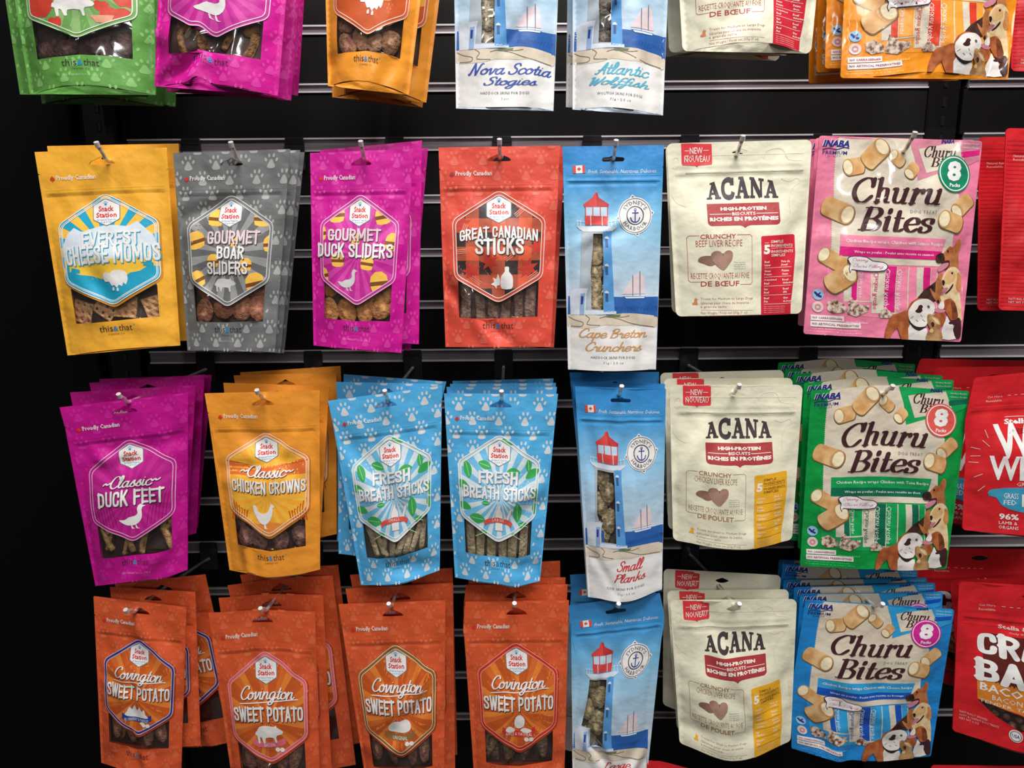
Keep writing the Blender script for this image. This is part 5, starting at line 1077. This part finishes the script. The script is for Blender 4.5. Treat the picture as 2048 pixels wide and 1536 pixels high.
    if kind == 'bacon':
        t.text('brand_lettering', 2, SM, "Stella & Chewy's", (-22, 28.4), (22, 32), bold=.03, unit=True, res=1); t.text('brand_lettering', 2, SM, 'Only the good stuff', (-15, 32.6), (12, 34.2), unit=True, res=1)
        t.poly('brand_lettering', 2, SM, [(-3, 27.4), (-2, 23), (1, 25), (4, 22.6), (7, 25), (8, 27.4)], unit=True)
        BRN = mat('title_backing', (96, 36, 30), .4); t.poly('title_lettering', 1, BRN, [(-33, 35.5), (44, 35.5), (44, 69), (-33, 69)], unit=True)
        t.text('title_lettering', 3, WHITE, "CRAV'N", (-37, 34.5), (44, 51), font=BLOCK, tn=19, tk=19, unit=True); t.text('title_lettering', 3, WHITE, "BAC'N", (-39, 52.5), (33, 70), font=BLOCK, tn=19, tk=19, unit=True)
        t.poly('flavour_band', 1, mat('band_orange', (220, 132, 46), .4), [(-37, 68), (44, 68), (44, 88.5), (-4, 88), (-36, 84)], unit=True)
        t.text('flavour_band', 2, WHITE, 'BACON & BEEF', (-35, 70.5), (34, 76.5), bold=.02, unit=True, res=1); t.text('flavour_band', 2, WHITE, 'BACON #1 INGREDIENT', (-27, 78), (36, 82), unit=True, res=1); t.text('flavour_band', 2, WHITE, 'TENDER, TASTY MINI TREATS', (-35, 83), (40, 85.6), unit=True, res=1)
        t.poly('seal', 3, WHITE, ell(-11, 103, 4.4, n=20), unit=True); t.line('seal', 4, GREY, ell(-11, 103, 3.5, n=20), .6, True, unit=True); t.text('seal', 4, NAVY, 'USA', (-13.4, 101.7), (-8.6, 104.3), bold=.02, unit=True, res=1)
        for k, s in enumerate(('NATURALLY SMOKED', 'SOFT & CHEWY DOG TREATS', 'NET WT 6 OZ')): t.text('lettering', 2, SM, s, (-46, 97+k*2.6), (-46+len(s)*1.05, 98.6+k*2.6), unit=True, res=1)
    return t
# ------------------------------------------------------------------ pouches on their hooks
RED_W = red([(1940, 754), (2195, 754), (2185, 1065), (1924, 1062)], 120, 'weenie'); RED_B = red([(1915, 1162), (2205, 1175), (2195, 1490), (1905, 1463)], 115, 'bacon'); RED_R = red([(0, 0), (1, 0), (1, 1), (0, 1)], 122, 'ribbed')
RED_R.M = None
bpy.data.objects.remove(_fo)
g0, g1, g2, g3 = 'pouches on the top hook row', 'pouches on the upper hook row', 'pouches on the middle hook row', 'pouches on the lower hook row'
DF_ = .235
def put(t, quad, label, grp, stack=(), what=None, seed=1, **kw):
    b = Bag(t, quad, kw.pop('d', DF_), seed=seed, **kw).build('treat_pouch', label, 'pouch', grp)
    if stack: backs(b, 'treat_pouch', stack, what, 'pouch', grp, treats=False)
    return b
# ---- upper row
put(E, [(69, 304), (333, 295), (360, 691), (135, 711)], 'yellow pouch with a turquoise hexagon and waffle treats, front of its hook', g1,
    [((94, 292), (357, 287), .205)], 'yellow cheese treat pouch peeking out behind the front one at upper left', 3, zipy=.2, bot=[(0, 0), (.5, -3), (1, 0)], left=[(0, 0), (.5, 0), (1, 0)])
put(GB, [(346, 306), (580, 298), (550, 705), (375, 701)], 'grey pouch with white paw prints and boar emblem, front of its hook', g1,
    [((365, 303), (600, 300), .212), ((376, 306), (609, 304), .185)], '# grey paw-print pouch counted from the front of its hook', 5, bot=[(0, 0), (.5, -2), (1, 0)])
put(DS, [(620, 306), (827, 297), (803, 706), (627, 691)], 'magenta pouch with burgers and a duck in its hexagon, front of its hook', g1,
    [((640, 300), (844, 281), .21), ((650, 300), (856, 296), .185)], '# magenta duck slider pouch counted from the front of its hook', 6)
put(GC, [(877, 295), (1120, 291), (1102, 694), (891, 694)], 'coral red pouch with black plaid hexagon holding meat sticks', g1,
    [((889, 295), (1131, 294), .21)], 'red pouch mostly hidden behind the coral pouch with the plaid hexagon', 8)
put(SY1, [(1125, 293), (1328, 290), (1312, 739), (1136, 739)], 'tall blue lighthouse pouch with ochre script lettering', g1, seed=4, T=.009, zipy=.148, belly=(.16, .5), bot=[(0, 0), (.5, 1), (1, 0)], amp=.9)
put(AC1, [(1333, 287), (1624, 279), (1603, 627), (1352, 633)], 'cream pouch with a red side panel, upper hook row', g1,
    [((1331, 291), (1612, 288), .205)], 'cream pouch tucked behind the one with red side panel in the upper row', 2, T=.013, zipy=.165, amp=.9)
put(CH_P, [(1639, 271), (1965, 282), (1922, 684), (1607, 668)], 'glossy pink treat bag with a green circle marked 8', g1,
    [((1631, 276), (1950, 280), .22), ((1618, 278), (1925, 282), .195)], '# pink treat bag counted from the front, behind the glare', 9, T=.008, zipy=0, belly=(0, .5), right=[(0, 0), (.4, 3), (.7, -5), (1, 0)])
put(RED_R, [(2012, 256), (2300, 262), (2292, 628), (1997, 620)], 'bright red ribbed pouch cut by the right frame edge, upper row', g1,
    [((1958, 274), (2235, 272), .2)], 'darker red ribbed pouch left behind the bright one at the right edge', 4, T=.01, zipy=.12, d=.24)
# ---- middle row
put(DF, [(119, 815), (376, 785), (375, 1140), (191, 1172)], 'magenta pouch with a duck in its hexagon, front of its hook', g2,
    [((140, 785), (392, 770), .212), ((190, 765), (398, 750), .18), ((205, 758), (417, 750), .15)], '# magenta duck feet pouch counted from the front', 7, left=[(0, 0), (.35, 12), (.6, 4), (1, 0)], right=[(0, 0), (.5, 0), (1, 0)], bot=[(0, 0), (.4, -2), (.8, 6), (1, 0)])
put(CC, [(409, 787), (639, 781), (640, 1139), (459, 1140)], 'amber pouch with a white hen in its hexagon, front of its hook', g2,
    [((454, 766), (651, 772), .212), ((469, 751), (671, 745), .185), ((480, 745), (681, 732), .155)], '# amber chicken pouch counted from the front', 9, bot=[(0, 0), (.2, -1), (.45, 11), (.8, 7), (1, 0)], left=[(0, 0), (.3, 4), (1, 0)])
put(BS, [(656, 802), (884, 771), (879, 1142), (722, 1170)], 'sky blue paw-print pouch with leaves and thin sticks, front of left hook', g2,
    [((674, 764), (882, 768), .21, 'second sky blue pouch on the left hook, sagging to lower left'), ((692, 749), (888, 763), .18, 'rearmost sky blue pouch on the left hook, darker')], 'x', 10, left=[(0, 0), (.3, 4), (1, 0)], bot=[(0, 0), (.5, 6), (.9, 2), (1, 0)])
put(BL, [(888, 787), (1116, 788), (1080, 1163), (910, 1155)], 'sky blue paw-print pouch with leaves and wide sticks, front of right hook', g2,
    [((893, 774), (1114, 774), .212), ((900, 768), (1112, 766), .19), ((905, 762), (1107, 757), .165)], '# sky blue paw-print pouch from the front of the right hook', 11, right=[(0, 0), (.5, -3), (1, 0)], bot=[(0, 0), (.45, 2), (.7, 8), (1, 0)])
put(SY2, [(1150, 773), (1332, 778), (1324, 1179), (1176, 1194)], 'lighthouse pouch with red script lettering, wide fish window, middle row', g2,
    [((1145, 764), (1330, 768), .212), ((1139, 745), (1318, 744), .17)], '# lighthouse pouch from the front in the middle row', 12, T=.009, zipy=.148, belly=(.16, .5), bot=[(0, 0), (.5, 12), (1, 0)])
put(AC2, [(1339, 770), (1606, 770), (1584, 1083), (1346, 1083)], 'cream pouch with yellow side panel, front of the middle row', g2,
    [((1328, 757), (1586, 756), .21), ((1320, 746), (1568, 740), .18)], '# cream pouch from the front in the middle row', 13, T=.013, zipy=.165, bot=[(0, -2), (.5, 10), (1, -2)], left=[(0, 0), (.5, 2), (1, 0)], amp=.9)
put(CH_G, [(1622, 781), (1940, 782), (1893, 1138), (1600, 1132)], 'green treat bag with a coral circle marked 8, front of its hook', g2,
    [((1608, 766), (1908, 760), .218), ((1587, 747), (1886, 751), .195), ((1570, 738), (1851, 748), .172), ((1562, 725), (1826, 728), .15)], '# green treat bag from the front of its hook', 14, T=.007, zipy=0, belly=(0, .5), top=[(0, 0), (.45, -12), (1, 0)], right=[(0, 0), (.5, -4), (1, 0)], left=[(0, 0), (.5, -3), (1, 0)])
put(RED_W, [(1948, 756), (2200, 730), (2185, 1075), (1924, 1060)], 'bright red pouch with large white W lettering at right edge', g2,
    [((1866, 735), (2120, 732), .165), ((1836, 717), (2080, 722), .13)], '# red pouch from the front, right edge of the middle row', 15, T=.012, zipy=.2, left=[(0, 0), (.28, -15), (.5, -8), (1, 0)], d=.24)
# ---- lower row
put(SB, [(187, 1193), (373, 1215), (362, 1545), (203, 1525)], 'orange pouch with a dark blue hexagon, front of its hook', g3,
    [((220, 1174), (390, 1184), .212), ((212, 1170), (428, 1147), .17)], '# orange pouch from the front of the leftmost lower hook', 16)
put(SP2, [(417, 1226), (630, 1224), (641, 1600), (470, 1600)], 'orange pouch with a pink hexagon and pig, front of its hook', g3,
    [((437, 1196), (646, 1190), .205), ((455, 1171), (665, 1151), .175), ((480, 1150), (676, 1130), .145)], '# orange pouch behind the one with the pink hexagon', 17, top=[(0, 0), (.5, -9), (1, 0)])
put(SP3, [(677, 1209), (891, 1201), (888, 1585), (735, 1585)], 'orange pouch with a tan hexagon, front of its hook', g3,
    [((691, 1178), (906, 1166), .205), ((700, 1150), (905, 1136), .16)], '# orange pouch behind the one with the tan hexagon', 18)
put(SP4, [(931, 1204), (1138, 1201), (1128, 1575), (950, 1575)], 'orange pouch with a red hexagon and apples, front of its hook', g3,
    [((932, 1170), (1135, 1169), .208), ((938, 1157), (1131, 1155), .185), ((945, 1130), (1115, 1122), .155)], '# orange pouch behind the one with the red hexagon', 19, left=[(0, 0), (.15, -8), (.5, 0), (1, 0)])
put(SY3, [(1136, 1212), (1325, 1186), (1290, 1590), (1146, 1590)], 'crumpled lighthouse pouch with cut-out tower window, lower row', g3,
    [((1140, 1150), (1312, 1140), .17)], 'dark blue pouch with a small flag hidden behind lower lighthouse pouch', 20, T=.01, zipy=.148, belly=(.16, .5), left=[(0, 0), (.1, 5), (.35, 12), (.7, 0), (1, 0)], right=[(0, -5), (.12, 8), (.5, -6), (1, 0)], amp=1.6)
put(AC2, [(1340, 1201), (1594, 1199), (1581, 1488), (1359, 1490)], 'cream pouch with yellow side panel, front of the lower row', g3,
    [((1334, 1182), (1578, 1179), .212), ((1327, 1138), (1563, 1151), .165)], '# cream pouch from the front in the lower row', 21, T=.013, zipy=.165, bot=[(0, -2), (.45, 25), (1, -4)], right=[(0, 0), (.45, -10), (.9, 0), (1, 0)], left=[(0, 0), (.5, 2), (1, 0)], amp=.9)
put(CH_B, [(1611, 1200), (1909, 1219), (1862, 1508), (1583, 1498)], 'blue treat bag with a magenta circle marked 8, front of its hook', g3,
    [((1600, 1188), (1886, 1184), .218), ((1588, 1175), (1871, 1166), .195), ((1567, 1160), (1855, 1156), .172), ((1566, 1127), (1837, 1142), .15), ((1558, 1120), (1815, 1124), .125)], '# blue treat bag from the front of its hook', 22, T=.007, zipy=0, belly=(0, .5), bot=[(0, 0), (.4, 16), (1, 6)], right=[(0, 0), (.5, -8), (.85, -4), (1, 0)], left=[(0, 0), (.6, -14), (1, 0)])
put(RED_B, [(1918, 1163), (2210, 1180), (2200, 1490), (1905, 1463)], 'red pouch with blocky white lettering and kibble window at right edge', g3,
    [((1903, 1161), (2165, 1150), .2, 'red pouch just behind the one with the kibble window'), ((1880, 1096), (2038, 1098), .15, 'dark red pouch in shade above the kibble window pouch')], 'x', 23, T=.012, zipy=.22, bot=[(0, 0), (.5, 25), (1, 0)], d=.24)
# ---- top row, only the lower parts are in the frame
put(GR, [(-8, -232), (306, -236), (312, 190), (60, 188)], 'green pouch with apples in its hexagon, front of top left hook', g0,
    [((-28, -238), (296, -238), .17), ((24, -195), (326, -195), .13), ((60, -184), (360, -180), .09)], '# green pouch from the front of the top left hook', 31, T=.021, d=.21, bot=[(0, 0), (.5, -10), (1, 0)])
put(M0, [(326, -236), (592, -232), (556, 192), (308, 172)], 'magenta pouch with a white duck, front of its top hook', g0,
    [((348, -228), (618, -226), .19), ((366, -215), (622, -219), .15)], '# magenta pouch from the front of the top row', 32, T=.02, bot=[(0, 0), (.3, -3), (.42, -18), (.55, -5), (1, 0)])
put(O0, [(645, -236), (870, -236), (818, 190), (656, 172)], 'amber pouch with a shaggy cow emblem, front of top hook', g0,
    [((666, -226), (920, -226), .212), ((636, -200), (880, -204), .185), ((680, -180), (900, -180), .155)], '# amber pouch from the front of the top row', 33, T=.02, bot=[(0, 0), (.5, -10), (1, 0)])
put(SY4, [(905, -250), (1126, -250), (1107, 222), (912, 217)], 'lighthouse pouch with navy script lettering at the top', g0, seed=34, T=.01, zipy=.148, belly=(.16, .5), bot=[(0, 0), (.3, -1), (.7, -3), (1, 0)])
put(SY5, [(1146, -250), (1346, -250), (1326, 231), (1145, 219)], 'lighthouse pouch with pale blue script lettering at the top', g0,
    [((1138, -225), (1325, -222), .205)], 'pale pouch behind the one lettered in pale blue script', 35, T=.016, zipy=.148, belly=(.16, .5), bot=[(0, 0), (.4, -4), (1, 0)])
put(AC1, [(1346, -240), (1655, -240), (1622, 107), (1365, 103)], 'cream pouch with a red side panel at the top of frame', g0,
    [((1322, -215), (1610, -212), .205), ((1312, -195), (1590, -190), .17)], '# cream pouch from the front of the top row', 36, T=.02, zipy=.165, bot=[(0, 0), (.5, -10), (1, 0)])
put(CH_O, [(1700, -250), (2060, -240), (2013, 160), (1681, 156)], 'glossy orange treat bag with printed dogs at upper right', g0,
    [((1660, -235), (1990, -232), .212), ((1640, -215), (1960, -214), .185), ((1622, -195), (1945, -196), .16)], '# orange treat bag from the front of the top row', 37, T=.01, zipy=0, belly=(0, .5), bot=[(0, 0), (.15, 0), (.5, -9), (1, 0)], amp=1.5)
put(RED_R, [(2030, -200), (2330, -200), (2320, 150), (2022, 142)], 'red pouch at the top right corner of the frame', g0, seed=38, T=.01, zipy=.12, d=.16)
# ---- tops of the next row down
g4 = 'pouch tops at the bottom of the frame'
put(RED_R, [(1293, 1522), (1560, 1575), (1540, 1880), (1300, 1880)], 'red pouch top corner below the lowest cream pouch', g4, seed=41, T=.01, zipy=.12, top=[(0, 0), (.1, -10), (.5, -3), (1, 0)])
put(RED_R, [(1862, 1531), (2130, 1534), (2120, 1880), (1870, 1880)], 'red pouch top edge at the bottom right corner', g4, seed=42, T=.01, zipy=.12)
